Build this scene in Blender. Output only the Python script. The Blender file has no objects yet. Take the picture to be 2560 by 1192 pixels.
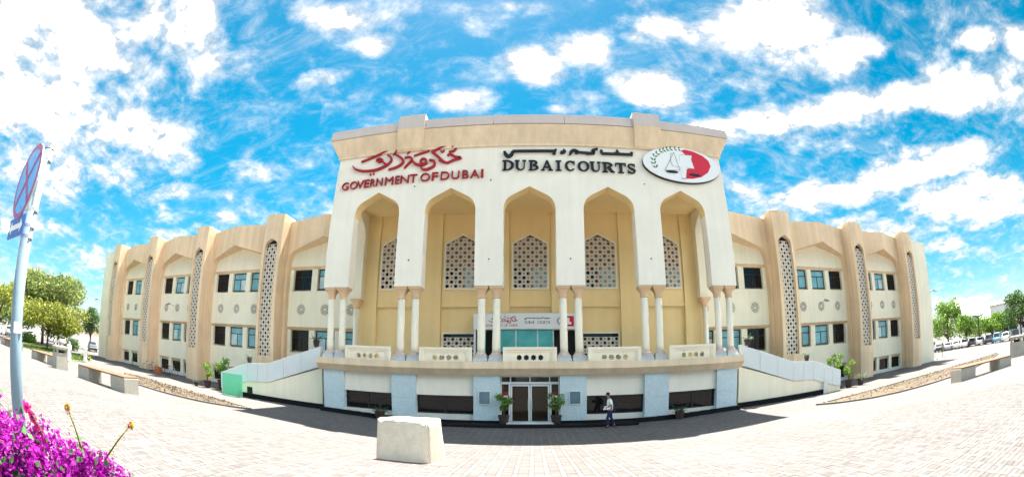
import bpy, bmesh, math, random
from mathutils import Matrix, Vector, Euler
R = math.radians
random.seed(7)
scene = bpy.context.scene
col = scene.collection

# ------------------------------------------------------------------ camera (full-frame fisheye, lens shifted by the crop)
CAM_H = 2.75
PITCH, YAW, ROLL = 0.1568, -0.0154, 0.0022
LENS = (0.0, -0.065407145, 0.0014139064, -0.00021350066, 6.2305139e-06)
def make_camera():
    c = bpy.data.cameras.new('camera'); o = bpy.data.objects.new('camera', c); col.objects.link(o); scene.camera = o
    def inv(xr, yf, zr):
        x = xr*math.cos(ROLL)+zr*math.sin(ROLL); z = -xr*math.sin(ROLL)+zr*math.cos(ROLL)
        y = yf*math.cos(PITCH)-z*math.sin(PITCH); Z = yf*math.sin(PITCH)+z*math.cos(PITCH)
        return Vector((x*math.cos(YAW)+y*math.sin(YAW), -x*math.sin(YAW)+y*math.cos(YAW), Z))
    m = Matrix((inv(1,0,0), inv(0,0,1), -inv(0,1,0))).transposed().to_4x4(); m.translation = (0,0,CAM_H); o.matrix_world = m
    c.type = 'PANO'; c.panorama_type = 'FISHEYE_LENS_POLYNOMIAL'; c.sensor_width = 36; c.fisheye_fov = R(200)
    for i, k in enumerate(LENS): setattr(c, 'fisheye_polynomial_k%d' % i, k)
    c.shift_x = -0.01448; c.shift_y = 0.12622; c.clip_start = 0.05; c.clip_end = 8000
make_camera()

# ------------------------------------------------------------------ world, sun, exposure
SUN = Vector((1.3, 6.2, 16.8)).normalized()
SKY_STRENGTH = 0.05
SUN_STRENGTH = 2.0
EXPOSURE = 3.74
# clouds: azimuth, elevation, half length, half height, tilt (degrees), weight
BLOBS = [(-83.3,30.8,22.4,7.5,8,.82),(-80.5,23.2,20.8,6.4,2,.82),(-63.4,24,12.8,5.2,-1,.78),(-64.2,38,8.4,6.1,20,.8),(-74.7,17,13,3.7,15,.7),(-77.4,10.4,9.5,2.6,13,.6),(-63.4,9.3,10.1,2.4,9,.6),(-57.6,33.5,5.6,4.9,15,.6),(-35.8,44.6,6.7,3.1,0,.85),(-27.7,41.5,3.7,2.3,7,.75),(-34.4,36.1,4.7,1.6,19,.65),(-19.6,33.9,3.2,1.5,-16,.65),(-10.1,34.4,4.5,2.1,3,.75),(-32.8,18.3,6.1,1.4,6,.5),(-43.9,17,3.4,1.8,7,.65),(-52.8,19.1,4.5,1.5,9,.65),(-39.6,23.1,6.4,2.3,7,.45),(-30.4,21.8,4.9,1.5,5,.5),(0,38.8,4.5,3.1,-10,1.05),(9,41.2,4.5,3.2,-18,.95),(18.4,35.5,5.4,3.6,-13,.95),(4.1,33.2,4,1.1,0,.5),(-4.3,48.2,7.9,1.2,4,.45),(42.3,42.4,12.3,4.4,-9,1.15),(26.3,43.4,7.3,2.4,-16,.85),(52.5,36.4,7.7,2.9,-5,.95),(18,42.9,2.6,1.6,-4,.6),(40.7,37.6,5.2,1.2,-13,.5),(78.2,30.9,4.1,1.5,-21,.95),(84,28,3,2.6,-27,.8),(52.9,29.4,24.1,2.3,-4,1),(73,26.8,12.9,3.4,-10,.88),(29.5,30,11.3,1.7,7,.9),(57.2,20.1,15.9,2,-2,1),(41.9,19.4,13,2.2,0,.85),(66.1,15,14.2,3.7,-8,.88),(59.7,10.9,13.1,2,-15,.6),(64.3,2.3,8.4,1.8,-13,.95),(63.8,21.3,12.7,1.4,-9,.7),(30.2,21.1,3.4,2,-5,.7),(-73.5,5.4,9.2,1.8,10,.5),(-52.5,13.4,3.9,1.2,8,.7),(50.1,14.8,10,2,-8,.7)]
def make_world():
    w = bpy.data.worlds.new('World'); scene.world = w; w.use_nodes = True
    w.cycles.sampling_method = 'MANUAL'; w.cycles.sample_map_resolution = 256
    nt = w.node_tree; N = nt.nodes; L = nt.links; N.clear()
    def n(t, **kw):
        x = N.new(t)
        for k, v in kw.items(): setattr(x, k, v)
        return x
    def mth(op, a, b=None, c=None, clamp=False):
        x = n('ShaderNodeMath', operation=op, use_clamp=clamp)
        for i, q in enumerate((a, b, c)):
            if q is None: continue
            if isinstance(q, (int, float)): x.inputs[i].default_value = q
            else: L.new(q, x.inputs[i])
        return x.outputs[0]
    out = n('ShaderNodeOutputWorld'); bg = n('ShaderNodeBackground'); L.new(bg.outputs[0], out.inputs[0])
    tc = n('ShaderNodeTexCoord')
    ab = n('ShaderNodeSeparateXYZ'); L.new(tc.outputs['Generated'], ab.inputs[0]); cd = n('ShaderNodeCombineXYZ')   # the sky behind the camera goes on as the sky in view
    L.new(ab.outputs[0], cd.inputs[0]); L.new(mth('ABSOLUTE', ab.outputs[1]), cd.inputs[1]); L.new(ab.outputs[2], cd.inputs[2]); d = cd.outputs[0]
    sky = n('ShaderNodeTexSky', sky_type='NISHITA', sun_disc=False)
    sky.sun_elevation = math.asin(SUN.z); sky.sun_rotation = -math.atan2(SUN.x, SUN.y)
    sky.altitude = 0; sky.air_density = 1.0; sky.dust_density = 0.4; sky.ozone_density = 3.0
    hs = n('ShaderNodeHueSaturation'); hs.inputs['Hue'].default_value = 0.466; hs.inputs['Saturation'].default_value = 1.52; hs.inputs['Value'].default_value = 0.26
    L.new(sky.outputs[0], hs.inputs['Color'])
    acc = None
    for az, el, a, b, rot, wt in BLOBS:
        az, el, rot = R(az), R(el), R(rot)
        c = Vector((math.sin(az)*math.cos(el), math.cos(az)*math.cos(el), math.sin(el)))
        E = Vector((math.cos(az), -math.sin(az), 0)); U = E.cross(c)
        t1 = (E*math.cos(rot)+U*math.sin(rot))/math.radians(a)/1.15; t2 = (U*math.cos(rot)-E*math.sin(rot))/math.radians(b)/1.15
        s = n('ShaderNodeVectorMath', operation='SUBTRACT'); L.new(d, s.inputs[0]); s.inputs[1].default_value = c
        p = n('ShaderNodeVectorMath', operation='DOT_PRODUCT'); L.new(s.outputs[0], p.inputs[0]); p.inputs[1].default_value = t1
        q = n('ShaderNodeVectorMath', operation='DOT_PRODUCT'); L.new(s.outputs[0], q.inputs[0]); q.inputs[1].default_value = t2
        r2 = mth('MULTIPLY_ADD', p.outputs['Value'], p.outputs['Value'], mth('MULTIPLY', q.outputs['Value'], q.outputs['Value']))
        g = mth('MULTIPLY', mth('POWER', 0.36, r2), wt)
        acc = g if acc is None else mth('MAXIMUM', acc, g)
    # cloud texture: layer seen in perspective
    sp = n('ShaderNodeSeparateXYZ'); L.new(d, sp.inputs[0])
    zz = mth('ADD', mth('MAXIMUM', sp.outputs['Z'], 0.0), 0.22)
    cb = n('ShaderNodeCombineXYZ'); L.new(mth('DIVIDE', sp.outputs['X'], zz), cb.inputs[0]); L.new(mth('DIVIDE', sp.outputs['Y'], zz), cb.inputs[1])
    n1 = n('ShaderNodeTexNoise'); n1.inputs['Scale'].default_value = 5.5; n1.inputs['Detail'].default_value = 9; n1.inputs['Roughness'].default_value = 0.62; n1.inputs['Distortion'].default_value = 0.35; L.new(cb.outputs[0], n1.inputs['Vector'])
    n2 = n('ShaderNodeTexNoise'); n2.inputs['Scale'].default_value = 13; n2.inputs['Detail'].default_value = 6; n2.inputs['Roughness'].default_value = 0.65; L.new(cb.outputs[0], n2.inputs['Vector'])
    tex = mth('ADD', mth('MULTIPLY', mth('SUBTRACT', n1.outputs[0], 0.5), 1.55), mth('MULTIPLY', mth('SUBTRACT', n2.outputs[0], 0.5), 0.55))
    dens = mth('ADD', mth('MULTIPLY', mth('MAXIMUM', acc, 0.31), 0.95), tex)
    mr = n('ShaderNodeMapRange', interpolation_type='SMOOTHSTEP'); L.new(dens, mr.inputs[0]); mr.inputs[1].default_value = 0.16; mr.inputs[2].default_value = 0.84
    # thin veils are dim, thick cores bright, with soft grey modelling
    core = n('ShaderNodeMapRange', interpolation_type='SMOOTHSTEP'); L.new(dens, core.inputs[0]); core.inputs[1].default_value = 0.60; core.inputs[2].default_value = 1.12; core.inputs[3].default_value = 1.8; core.inputs[4].default_value = 48.0
    sv = n('ShaderNodeMapRange'); L.new(n2.outputs[0], sv.inputs[0]); sv.inputs[1].default_value = 0.3; sv.inputs[2].default_value = 0.68; sv.inputs[3].default_value = 0.70; sv.inputs[4].default_value = 1.25
    shade = mth('MULTIPLY', core.outputs[0], sv.outputs[0])
    cc = n('ShaderNodeCombineColor'); L.new(shade, cc.inputs[0]); L.new(mth('MULTIPLY', shade, 0.965), cc.inputs[1]); L.new(mth('MULTIPLY', shade, 0.945), cc.inputs[2])
    # thin high veil drawn out along the wind
    mp = n('ShaderNodeMapping'); mp.inputs['Rotation'].default_value = (0, 0, 0.5); mp.inputs['Scale'].default_value = (1.5, 3.0, 1); L.new(cb.outputs[0], mp.inputs['Vector'])
    n3 = n('ShaderNodeTexNoise'); n3.inputs['Scale'].default_value = 2.6; n3.inputs['Detail'].default_value = 10; n3.inputs['Roughness'].default_value = 0.68; n3.inputs['Distortion'].default_value = 0.9; L.new(mp.outputs[0], n3.inputs['Vector'])
    veil = n('ShaderNodeMapRange', interpolation_type='SMOOTHSTEP'); L.new(n3.outputs[0], veil.inputs[0]); veil.inputs[1].default_value = 0.46; veil.inputs[2].default_value = 0.80; veil.inputs[4].default_value = 0.46
    mix = n('ShaderNodeMix', data_type='RGBA'); L.new(mth('MAXIMUM', mth('POWER', mr.outputs[0], 1.25), veil.outputs[0]), mix.inputs[0]); L.new(hs.outputs[0], mix.inputs[6]); L.new(cc.outputs[0], mix.inputs[7])
    L.new(mix.outputs[2], bg.inputs[0]); bg.inputs[1].default_value = SKY_STRENGTH
make_world()
sl = bpy.data.lights.new('sun', 'SUN'); sl.energy = SUN_STRENGTH; sl.angle = R(0.53); sl.color = (1, 0.94, 0.84)
so = bpy.data.objects.new('sun', sl); col.objects.link(so); so.rotation_euler = SUN.to_track_quat('Z', 'Y').to_euler(); so.location = (30, 90, 240)
vs = scene.view_settings; vs.view_transform = 'Standard'; vs.look = 'None'; vs.exposure = EXPOSURE; vs.gamma = 1; vs.use_curve_mapping = False

# ------------------------------------------------------------------ materials
def mat(name, c, rough=.85, var=.07, vscale=.5, bump=0, bscale=60, metal=0, spec=.35, speck=0, spscale=80, streak=0):
    m = bpy.data.materials.new(name); m.use_nodes = True; nt = m.node_tree; N = nt.nodes; L = nt.links
    b = N['Principled BSDF']; b.inputs['Roughness'].default_value = rough; b.inputs['Metallic'].default_value = metal; b.inputs['Specular IOR Level'].default_value = spec
    g = N.new('ShaderNodeNewGeometry'); cur = None
    def mul(fac_out, lo, hi, cur):
        mr = N.new('ShaderNodeMapRange'); L.new(fac_out, mr.inputs[0]); mr.inputs[1].default_value = .3; mr.inputs[2].default_value = .7; mr.inputs[3].default_value = lo; mr.inputs[4].default_value = hi
        mx = N.new('ShaderNodeVectorMath'); mx.operation = 'SCALE'
        if cur is None: mx.inputs[0].default_value = c[:3]
        else: L.new(cur, mx.inputs[0])
        L.new(mr.outputs[0], mx.inputs['Scale']); return mx.outputs[0]
    if var:
        n1 = N.new('ShaderNodeTexNoise'); n1.inputs['Scale'].default_value = vscale; n1.inputs['Detail'].default_value = 6; n1.inputs['Roughness'].default_value = .65; L.new(g.outputs['Position'], n1.inputs['Vector'])
        cur = mul(n1.outputs[0], 1-var, 1+var*.6, cur)
    if streak:
        mp = N.new('ShaderNodeMapping'); mp.inputs['Scale'].default_value = (2.2, 2.2, .12); L.new(g.outputs['Position'], mp.inputs['Vector'])
        n3 = N.new('ShaderNodeTexNoise'); n3.inputs['Scale'].default_value = 1.3; n3.inputs['Detail'].default_value = 5; L.new(mp.outputs[0], n3.inputs['Vector'])
        cur = mul(n3.outputs[0], 1-streak, 1, cur)
    if speck:
        n2 = N.new('ShaderNodeTexNoise'); n2.inputs['Scale'].default_value = spscale; n2.inputs['Detail'].default_value = 3; L.new(g.outputs['Position'], n2.inputs['Vector'])
        cur = mul(n2.outputs[0], 1-speck, 1+speck, cur)
    if cur is None: b.inputs['Base Color'].default_value = (*c[:3], 1)
    else: L.new(cur, b.inputs['Base Color'])
    if bump:
        nb = N.new('ShaderNodeTexNoise'); nb.inputs['Scale'].default_value = bscale; nb.inputs['Detail'].default_value = 5; L.new(g.outputs['Position'], nb.inputs['Vector'])
        bp = N.new('ShaderNodeBump'); bp.inputs['Strength'].default_value = bump; bp.inputs['Distance'].default_value = .02; L.new(nb.outputs[0], bp.inputs['Height']); L.new(bp.outputs[0], b.inputs['Normal'])
    return m
M = dict(
 white=mat('portico_plaster', (.87,.82,.705), var=.06, bump=.12, streak=.06),
 tan=mat('tan_plaster', (.85,.635,.42), var=.10, bump=.15, streak=.17),
 cream=mat('cream_plaster', (.89,.82,.64), var=.06, bump=.12, streak=.08),
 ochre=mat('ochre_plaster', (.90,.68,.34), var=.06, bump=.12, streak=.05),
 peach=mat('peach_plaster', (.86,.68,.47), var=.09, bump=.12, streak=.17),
 coping=mat('coping_stone', (.60,.52,.48), var=.07, bump=.12, streak=.06),
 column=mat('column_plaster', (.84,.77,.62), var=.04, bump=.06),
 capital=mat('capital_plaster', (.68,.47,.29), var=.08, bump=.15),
 granite=mat('blue_grey_granite', (.53,.64,.68), rough=.5, var=.09, speck=.17, spscale=26),
 palegranite=mat('pale_granite', (.64,.68,.68), rough=.5, var=.06, speck=.18, spscale=26),
 plinth=mat('black_plinth', (.012,.012,.014), rough=.8, var=.1, spec=.1),
 pale=mat('pale_sill', (.66,.66,.60), var=.06, bump=.1),
 screen=mat('lattice_stone', (.62,.55,.46), var=.08, bump=.1),
 screenback=mat('screen_backing', (.22,.11,.05), var=.25, vscale=2),
 dark=mat('dark_interior', (.02,.018,.016), var=.2),
 frame=mat('dark_bronze_frame', (.035,.028,.026), rough=.45, var=0, metal=.3),
 alu=mat('white_aluminium', (.72,.73,.72), rough=.35, var=.04),
 rosette=mat('rosette_relief', (.40,.37,.33), var=.1),
 red=mat('red_letter', (.36,.012,.018), rough=.45, var=.1),
 black=mat('black_letter', (.008,.008,.012), rough=.4, var=0),
 signwhite=mat('sign_white', (.80,.82,.82), rough=.5, var=.03),
 emblemred=mat('emblem_red', (.62,.012,.045), rough=.5, var=.03),
 leafgreen=mat('laurel_green', (.05,.17,.05), rough=.6, var=.1),
 linegrey=mat('emblem_grey', (.28,.29,.30), rough=.6, var=0),
 concrete=mat('concrete', (.34,.325,.28), var=.12, vscale=2.5, bump=.25, bscale=30, speck=.1, spscale=40),
 blockpaint=mat('block_cream_paint', (.66,.59,.47), var=.15, vscale=3, bump=.4, bscale=24, speck=.10, spscale=45),
 wood=mat('bench_wood', (.20,.10,.055), rough=.7, var=.25, vscale=4, bump=.2),
 sand=mat('sand', (.085,.062,.037), var=.5, vscale=1.6, bump=1.0, bscale=6, speck=.3, spscale=9),
 clod=mat('soil_clod', (.06,.042,.026), var=.45, vscale=1.5),
 stonekerb=mat('dark_kerb', (.16,.14,.12), var=.2, vscale=2),
 pole=mat('painted_steel', (.17,.25,.30), rough=.45, var=.08, vscale=3),
 galv=mat('galvanised_steel', (.55,.57,.58), rough=.4, var=.1, metal=.6),
 signblue=mat('sign_blue', (.10,.40,.80), rough=.35, var=.03),
 arrowblue=mat('arrow_blue', (.03,.12,.42), rough=.4, var=.03),
 signred=mat('sign_red', (.36,.06,.20), rough=.4, var=.05),
 arrowwhite=mat('arrow_white', (.75,.77,.78), rough=.4, var=0),
 bark=mat('bark', (.10,.075,.05), var=.3, vscale=5, bump=.5, bscale=12),
 pot=mat('clay_pot', (.05,.03,.028), rough=.7, var=.2, vscale=6),
 soil=mat('soil', (.05,.035,.025), var=.3, vscale=9),
 skin=mat('skin', (.28,.15,.09), rough=.6, var=.05),
 hair=mat('black_hair', (.012,.01,.009), rough=.6, var=0),
 shirt=mat('white_shirt', (.70,.76,.75), rough=.9, var=.05, vscale=6),
 navy=mat('navy_trousers', (.018,.022,.075), rough=.9, var=.1, vscale=6),
 shoe=mat('black_shoe', (.015,.014,.014), rough=.45, var=0),
 robe=mat('white_robe', (.80,.80,.80), rough=.9, var=.04, vscale=4),
 paper=mat('paper', (.78,.76,.82), rough=.8, var=.03),
 tyre=mat('tyre', (.02,.02,.02), rough=.8, var=0),
 carglass=mat('car_glass', (.02,.025,.03), rough=.08, var=0, spec=.6),
 orange=mat('orange_plastic', (.55,.13,.04), rough=.5, var=.05),
 greenboard=mat('green_board', (.16,.55,.08), rough=.5, var=.04),
 farwhite=mat('far_building_white', (.66,.65,.62), var=.06),
)
def leafmat(name, c, trans=.35, var=.35, vscale=1.2, c2=None):
    m = bpy.data.materials.new(name); m.use_nodes = True; nt = m.node_tree; N = nt.nodes; L = nt.links; N.clear()
    o = N.new('ShaderNodeOutputMaterial'); d = N.new('ShaderNodeBsdfPrincipled'); t = N.new('ShaderNodeBsdfTranslucent'); ms = N.new('ShaderNodeMixShader'); ms.inputs[0].default_value = trans
    d.inputs['Roughness'].default_value = .6; d.inputs['Specular IOR Level'].default_value = .25
    g = N.new('ShaderNodeNewGeometry'); nz = N.new('ShaderNodeTexNoise'); nz.inputs['Scale'].default_value = vscale; nz.inputs['Detail'].default_value = 5; L.new(g.outputs['Position'], nz.inputs['Vector'])
    c2 = c2 or tuple(min(1, x*(1+var*1.6)) for x in c); c1 = tuple(x*(1-var) for x in c)
    ri = N.new('ShaderNodeMath'); ri.operation = 'MULTIPLY_ADD'; L.new(g.outputs['Random Per Island'], ri.inputs[0]); ri.inputs[1].default_value = .45; L.new(nz.outputs[0], ri.inputs[2])
    cr = N.new('ShaderNodeMapRange'); L.new(ri.outputs[0], cr.inputs[0]); cr.inputs[1].default_value = .4; cr.inputs[2].default_value = 1.0
    mx = N.new('ShaderNodeMix'); mx.data_type = 'RGBA'; L.new(cr.outputs[0], mx.inputs[0]); mx.inputs[6].default_value = (*c1, 1); mx.inputs[7].default_value = (*c2, 1)
    L.new(mx.outputs[2], d.inputs['Base Color']); L.new(mx.outputs[2], t.inputs['Color']); L.new(d.outputs[0], ms.inputs[1]); L.new(t.outputs[0], ms.inputs[2]); L.new(ms.outputs[0], o.inputs[0])
    return m
M.update(
 leafG=leafmat('leaf_grey_green', (.12,.17,.06), c2=(.27,.33,.09)), leafA=leafmat('leaf_olive', (.10,.15,.03), c2=(.31,.33,.05)), leafB=leafmat('leaf_dark', (.05,.10,.025)), leafC=leafmat('leaf_bright', (.08,.17,.03), c2=(.20,.34,.05)), leafP=leafmat('leaf_palm', (.06,.10,.05)),
 bract=leafmat('magenta_bract', (.34,.006,.31), trans=.4, var=.5, vscale=7, c2=(.52,.015,.47)), bract2=leafmat('pink_bract', (.55,.03,.22), trans=.35, var=.4, vscale=9),
 bleaf=leafmat('bougainvillea_leaf', (.06,.16,.05), var=.4, vscale=8), bud=leafmat('yellow_bud', (.45,.42,.06), trans=.3, var=.3), grass=leafmat('grass_blade', (.08,.13,.03), vscale=.6), stem=mat('green_stem', (.09,.075,.035), var=.2, vscale=9))
def glassmat(name, c, rough=.04, spec=.3):
    m = mat(name, c, rough=rough, var=.25, vscale=1.3, spec=spec); return m
M.update(gdark=glassmat('dark_glass', (.008,.008,.009)), gcurt=glassmat('curtain_reflection_glass', (.20,.44,.50), rough=.12, spec=.4), gcurtw=glassmat('white_curtained_glass', (.50,.64,.66), rough=.15, spec=.4), gteal=glassmat('teal_glass', (.10,.47,.46), rough=.12), gbrown=glassmat('brown_tinted_glass', (.025,.016,.008), rough=.05), plaqueglass=glassmat('plaque_glass', (.10,.19,.24), rough=.15))  # cyan curtained panes: curtain tone with a reflection put into the colour
def clear_green():
    m = bpy.data.materials.new('green_sheet_glass'); m.use_nodes = True; N = m.node_tree.nodes; L = m.node_tree.links; N.clear()
    o = N.new('ShaderNodeOutputMaterial'); t = N.new('ShaderNodeBsdfTransparent'); t.inputs[0].default_value = (.45,.9,.72,1); d = N.new('ShaderNodeBsdfPrincipled'); d.inputs['Base Color'].default_value = (.30,.66,.52,1); d.inputs['Roughness'].default_value = .1
    ms = N.new('ShaderNodeMixShader'); ms.inputs[0].default_value = .35; L.new(t.outputs[0], ms.inputs[1]); L.new(d.outputs[0], ms.inputs[2]); L.new(ms.outputs[0], o.inputs[0]); return m
M['gsheet'] = clear_green()
def paving_mat():
    m = bpy.data.materials.new('pink_white_paving'); m.use_nodes = True; nt = m.node_tree; N = nt.nodes; L = nt.links
    b = N['Principled BSDF']; b.inputs['Roughness'].default_value = .9; b.inputs['Specular IOR Level'].default_value = .2
    g = N.new('ShaderNodeNewGeometry'); s = N.new('ShaderNodeSeparateXYZ'); L.new(g.outputs['Position'], s.inputs[0])
    def mth(op, a, b_=None, c=None, clamp=False):
        x = N.new('ShaderNodeMath'); x.operation = op; x.use_clamp = clamp
        for i, q in enumerate((a, b_, c)):
            if q is None: continue
            if isinstance(q, (int, float)): x.inputs[i].default_value = q
            else: L.new(q, x.inputs[i])
        return x.outputs[0]
    ux = mth('DIVIDE', s.outputs['X'], .33); fx = mth('FRACT', ux); ix = mth('FLOOR', ux)
    pink = mth('LESS_THAN', fx, .6667)
    vy = mth('DIVIDE', s.outputs['Y'], mth('MULTIPLY_ADD', pink, -.11, .22)); fy = mth('FRACT', vy); iy = mth('FLOOR', vy)
    cb = N.new('ShaderNodeCombineXYZ'); L.new(mth('MULTIPLY_ADD', ix, 2.0, pink), cb.inputs[0]); L.new(iy, cb.inputs[1])
    wn = N.new('ShaderNodeTexWhiteNoise'); wn.noise_dimensions = '2D'; L.new(cb.outputs[0], wn.inputs['Vector'])
    nz = N.new('ShaderNodeTexNoise'); nz.inputs['Scale'].default_value = .35; nz.inputs['Detail'].default_value = 6; L.new(g.outputs['Position'], nz.inputs['Vector'])
    nf = N.new('ShaderNodeTexNoise'); nf.inputs['Scale'].default_value = 55; nf.inputs['Detail'].default_value = 4; L.new(g.outputs['Position'], nf.inputs['Vector'])
    mx = N.new('ShaderNodeMix'); mx.data_type = 'RGBA'; L.new(pink, mx.inputs[0]); mx.inputs[6].default_value = (.124,.1225,.119,1); mx.inputs[7].default_value = (.115,.105,.1025,1)
    val = mth('MULTIPLY', mth('MULTIPLY_ADD', wn.outputs['Value'], .34, .83), mth('MULTIPLY', mth('MULTIPLY_ADD', nz.outputs[0], .40, .80), mth('MULTIPLY_ADD', nf.outputs[0], .24, .88)))
    # joints
    ex = mth('MINIMUM', mth('ABSOLUTE', mth('SUBTRACT', fx, .6667)), mth('MINIMUM', fx, mth('SUBTRACT', 1.0, fx)))
    jx = mth('LESS_THAN', ex, .011)
    ey = mth('MINIMUM', fy, mth('SUBTRACT', 1.0, fy)); jy = mth('LESS_THAN', ey, mth('MULTIPLY_ADD', pink, .016, .016))
    j = mth('MAXIMUM', jx, jy)
    val = mth('MULTIPLY', val, mth('MULTIPLY_ADD', j, -.36, 1.0))
    sc = N.new('ShaderNodeVectorMath'); sc.operation = 'SCALE'; L.new(mx.outputs[2], sc.inputs[0]); L.new(val, sc.inputs['Scale'])
    L.new(sc.outputs[0], b.inputs['Base Color'])
    bp = N.new('ShaderNodeBump'); bp.inputs['Strength'].default_value = .3; bp.inputs['Distance'].default_value = .01; L.new(nf.outputs[0], bp.inputs['Height']); L.new(bp.outputs[0], b.inputs['Normal'])
    return m
M['paving'] = paving_mat()

# ------------------------------------------------------------------ mesh helpers
class MB:
    def __init__(s): s.v = []; s.f = []
    def quad(s, *p):
        i = len(s.v); s.v += [tuple(q) for q in p]; s.f.append(tuple(range(i, i+len(p)))); return s
    def box(s, x0, x1, y0, y1, z0, z1):
        i = len(s.v); s.v += [(x0,y0,z0),(x1,y0,z0),(x1,y1,z0),(x0,y1,z0),(x0,y0,z1),(x1,y0,z1),(x1,y1,z1),(x0,y1,z1)]
        s.f += [(i,i+3,i+2,i+1),(i+4,i+5,i+6,i+7),(i,i+1,i+5,i+4),(i+1,i+2,i+6,i+5),(i+2,i+3,i+7,i+6),(i+3,i,i+4,i+7)]; return s
    def prism(s, poly, y0, y1):            # polygon in X,Z drawn out along Y
        n = len(poly); i = len(s.v); s.v += [(x,y0,z) for x,z in poly]+[(x,y1,z) for x,z in poly]
        s.f.append(tuple(range(i, i+n))); s.f.append(tuple(range(i+2*n-1, i+n-1, -1)))
        for k in range(n): s.f.append((i+k, i+n+k, i+n+(k+1)%n, i+(k+1)%n))
        return s
    def prismx(s, poly, x0, x1):           # polygon in Y,Z drawn out along X
        n = len(poly); i = len(s.v); s.v += [(x0,y,z) for y,z in poly]+[(x1,y,z) for y,z in poly]
        s.f.append(tuple(range(i, i+n))); s.f.append(tuple(range(i+2*n-1, i+n-1, -1)))
        for k in range(n): s.f.append((i+k, i+n+k, i+n+(k+1)%n, i+(k+1)%n))
        return s
    def lathe(s, prof, n=14, c=(0,0,0), sx=1, sy=1):
        i = len(s.v)
        for r, z in prof:
            for k in range(n): a = 2*math.pi*k/n; s.v.append((c[0]+r*sx*math.cos(a), c[1]+r*sy*math.sin(a), c[2]+z))
        for j in range(len(prof)-1):
            for k in range(n): s.f.append((i+j*n+k, i+j*n+(k+1)%n, i+(j+1)*n+(k+1)%n, i+(j+1)*n+k))
        s.f.append(tuple(i+k for k in range(n-1,-1,-1))); m = i+(len(prof)-1)*n; s.f.append(tuple(m+k for k in range(n))); return s
    def tube(s, pts, rad, n=8, cap=True):
        pts = [Vector(p) for p in pts]; rad = rad if isinstance(rad, (list, tuple)) else [rad]*len(pts); i = len(s.v); up = None
        for k, p in enumerate(pts):
            t = (pts[min(k+1,len(pts)-1)]-pts[max(k-1,0)]).normalized()
            if up is None: up = Vector((0,0,1)) if abs(t.z) < .9 else Vector((1,0,0))
            a = t.cross(up).normalized(); b = a.cross(t).normalized(); up = b
            for q in range(n): w = 2*math.pi*q/n; s.v.append(tuple(p+(a*math.cos(w)+b*math.sin(w))*rad[k]))
        for k in range(len(pts)-1):
            for q in range(n): s.f.append((i+k*n+q, i+k*n+(q+1)%n, i+(k+1)*n+(q+1)%n, i+(k+1)*n+q))
        if cap: s.f.append(tuple(i+q for q in range(n-1,-1,-1))); m = i+(len(pts)-1)*n; s.f.append(tuple(m+q for q in range(n)))
        return s
    def add(s, o, mtx=None):
        i = len(s.v); s.v += [tuple(mtx @ Vector(v)) for v in o.v] if mtx else o.v; s.f += [tuple(i+k for k in f) for f in o.f]; return s
    def mesh(s, name, m, smooth=False):
        me = bpy.data.meshes.new(name); me.from_pydata(s.v, [], s.f); me.materials.append(M[m] if isinstance(m, str) else m)
        if smooth: me.polygons.foreach_set('use_smooth', [True]*len(me.polygons))
        me.update(); return me
    def build(s, name, m, parent=None, loc=None, smooth=False, bevel=0):
        bm = None; me = s.mesh(name, m, smooth); return link(name, me, parent, loc, bevel)
def link(name, me, parent=None, loc=None, bevel=0):
    o = bpy.data.objects.new(name, me); col.objects.link(o)
    if parent: o.parent = parent
    if loc: o.location = loc
    if bevel: b = o.modifiers.new('edge', 'BEVEL'); b.width = bevel; b.segments = 2; b.limit_method = 'ANGLE'
    return o
def tag(o, label=None, cat=None, group=None, kind=None):
    if label: o['label'] = label
    if cat: o['category'] = cat
    if group: o['group'] = group
    if kind: o['kind'] = kind
    return o
def empty(name, loc=(0,0,0), rz=0):
    o = bpy.data.objects.new(name, None); col.objects.link(o); o.location = loc; o.rotation_euler = (0,0,rz); o.empty_display_size = .2; return o
def copy_tree(o, parent=None):
    c = o.copy(); col.objects.link(c)
    if parent is not None: c.parent = parent
    for ch in [q for q in o.children]: copy_tree(ch, c)
    return c
def fix_normals(o):
    bm = bmesh.new(); bm.from_mesh(o.data); bmesh.ops.recalc_face_normals(bm, faces=bm.faces); bm.to_mesh(o.data); bm.free()
def sm(t): t = max(0, min(1, t)); return t*t*(3-2*t)
def gz(x, y):                                   # the plaza dips towards the entrance
    t = max(0, min(1, (17.0-y)/11.0)); return .15*sm((abs(x)-5)/7)+.75*(.5*t+.5*sm(t))
def arch(hw, zs, za, zk, f=.7, n=5):            # half of a pointed arch with rounded shoulders, mirrored
    p0, p1, p2 = (-hw,zs), (-hw,zk), (-hw*f, za+(zk-za)*f); L = []
    for i in range(n+1):
        t = i/n; L.append(((1-t)**2*p0[0]+2*t*(1-t)*p1[0]+t*t*p2[0], (1-t)**2*p0[1]+2*t*(1-t)*p1[1]+t*t*p2[1]))
    return L+[(0,za)]+[(-x,z) for x,z in reversed(L)]
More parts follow.
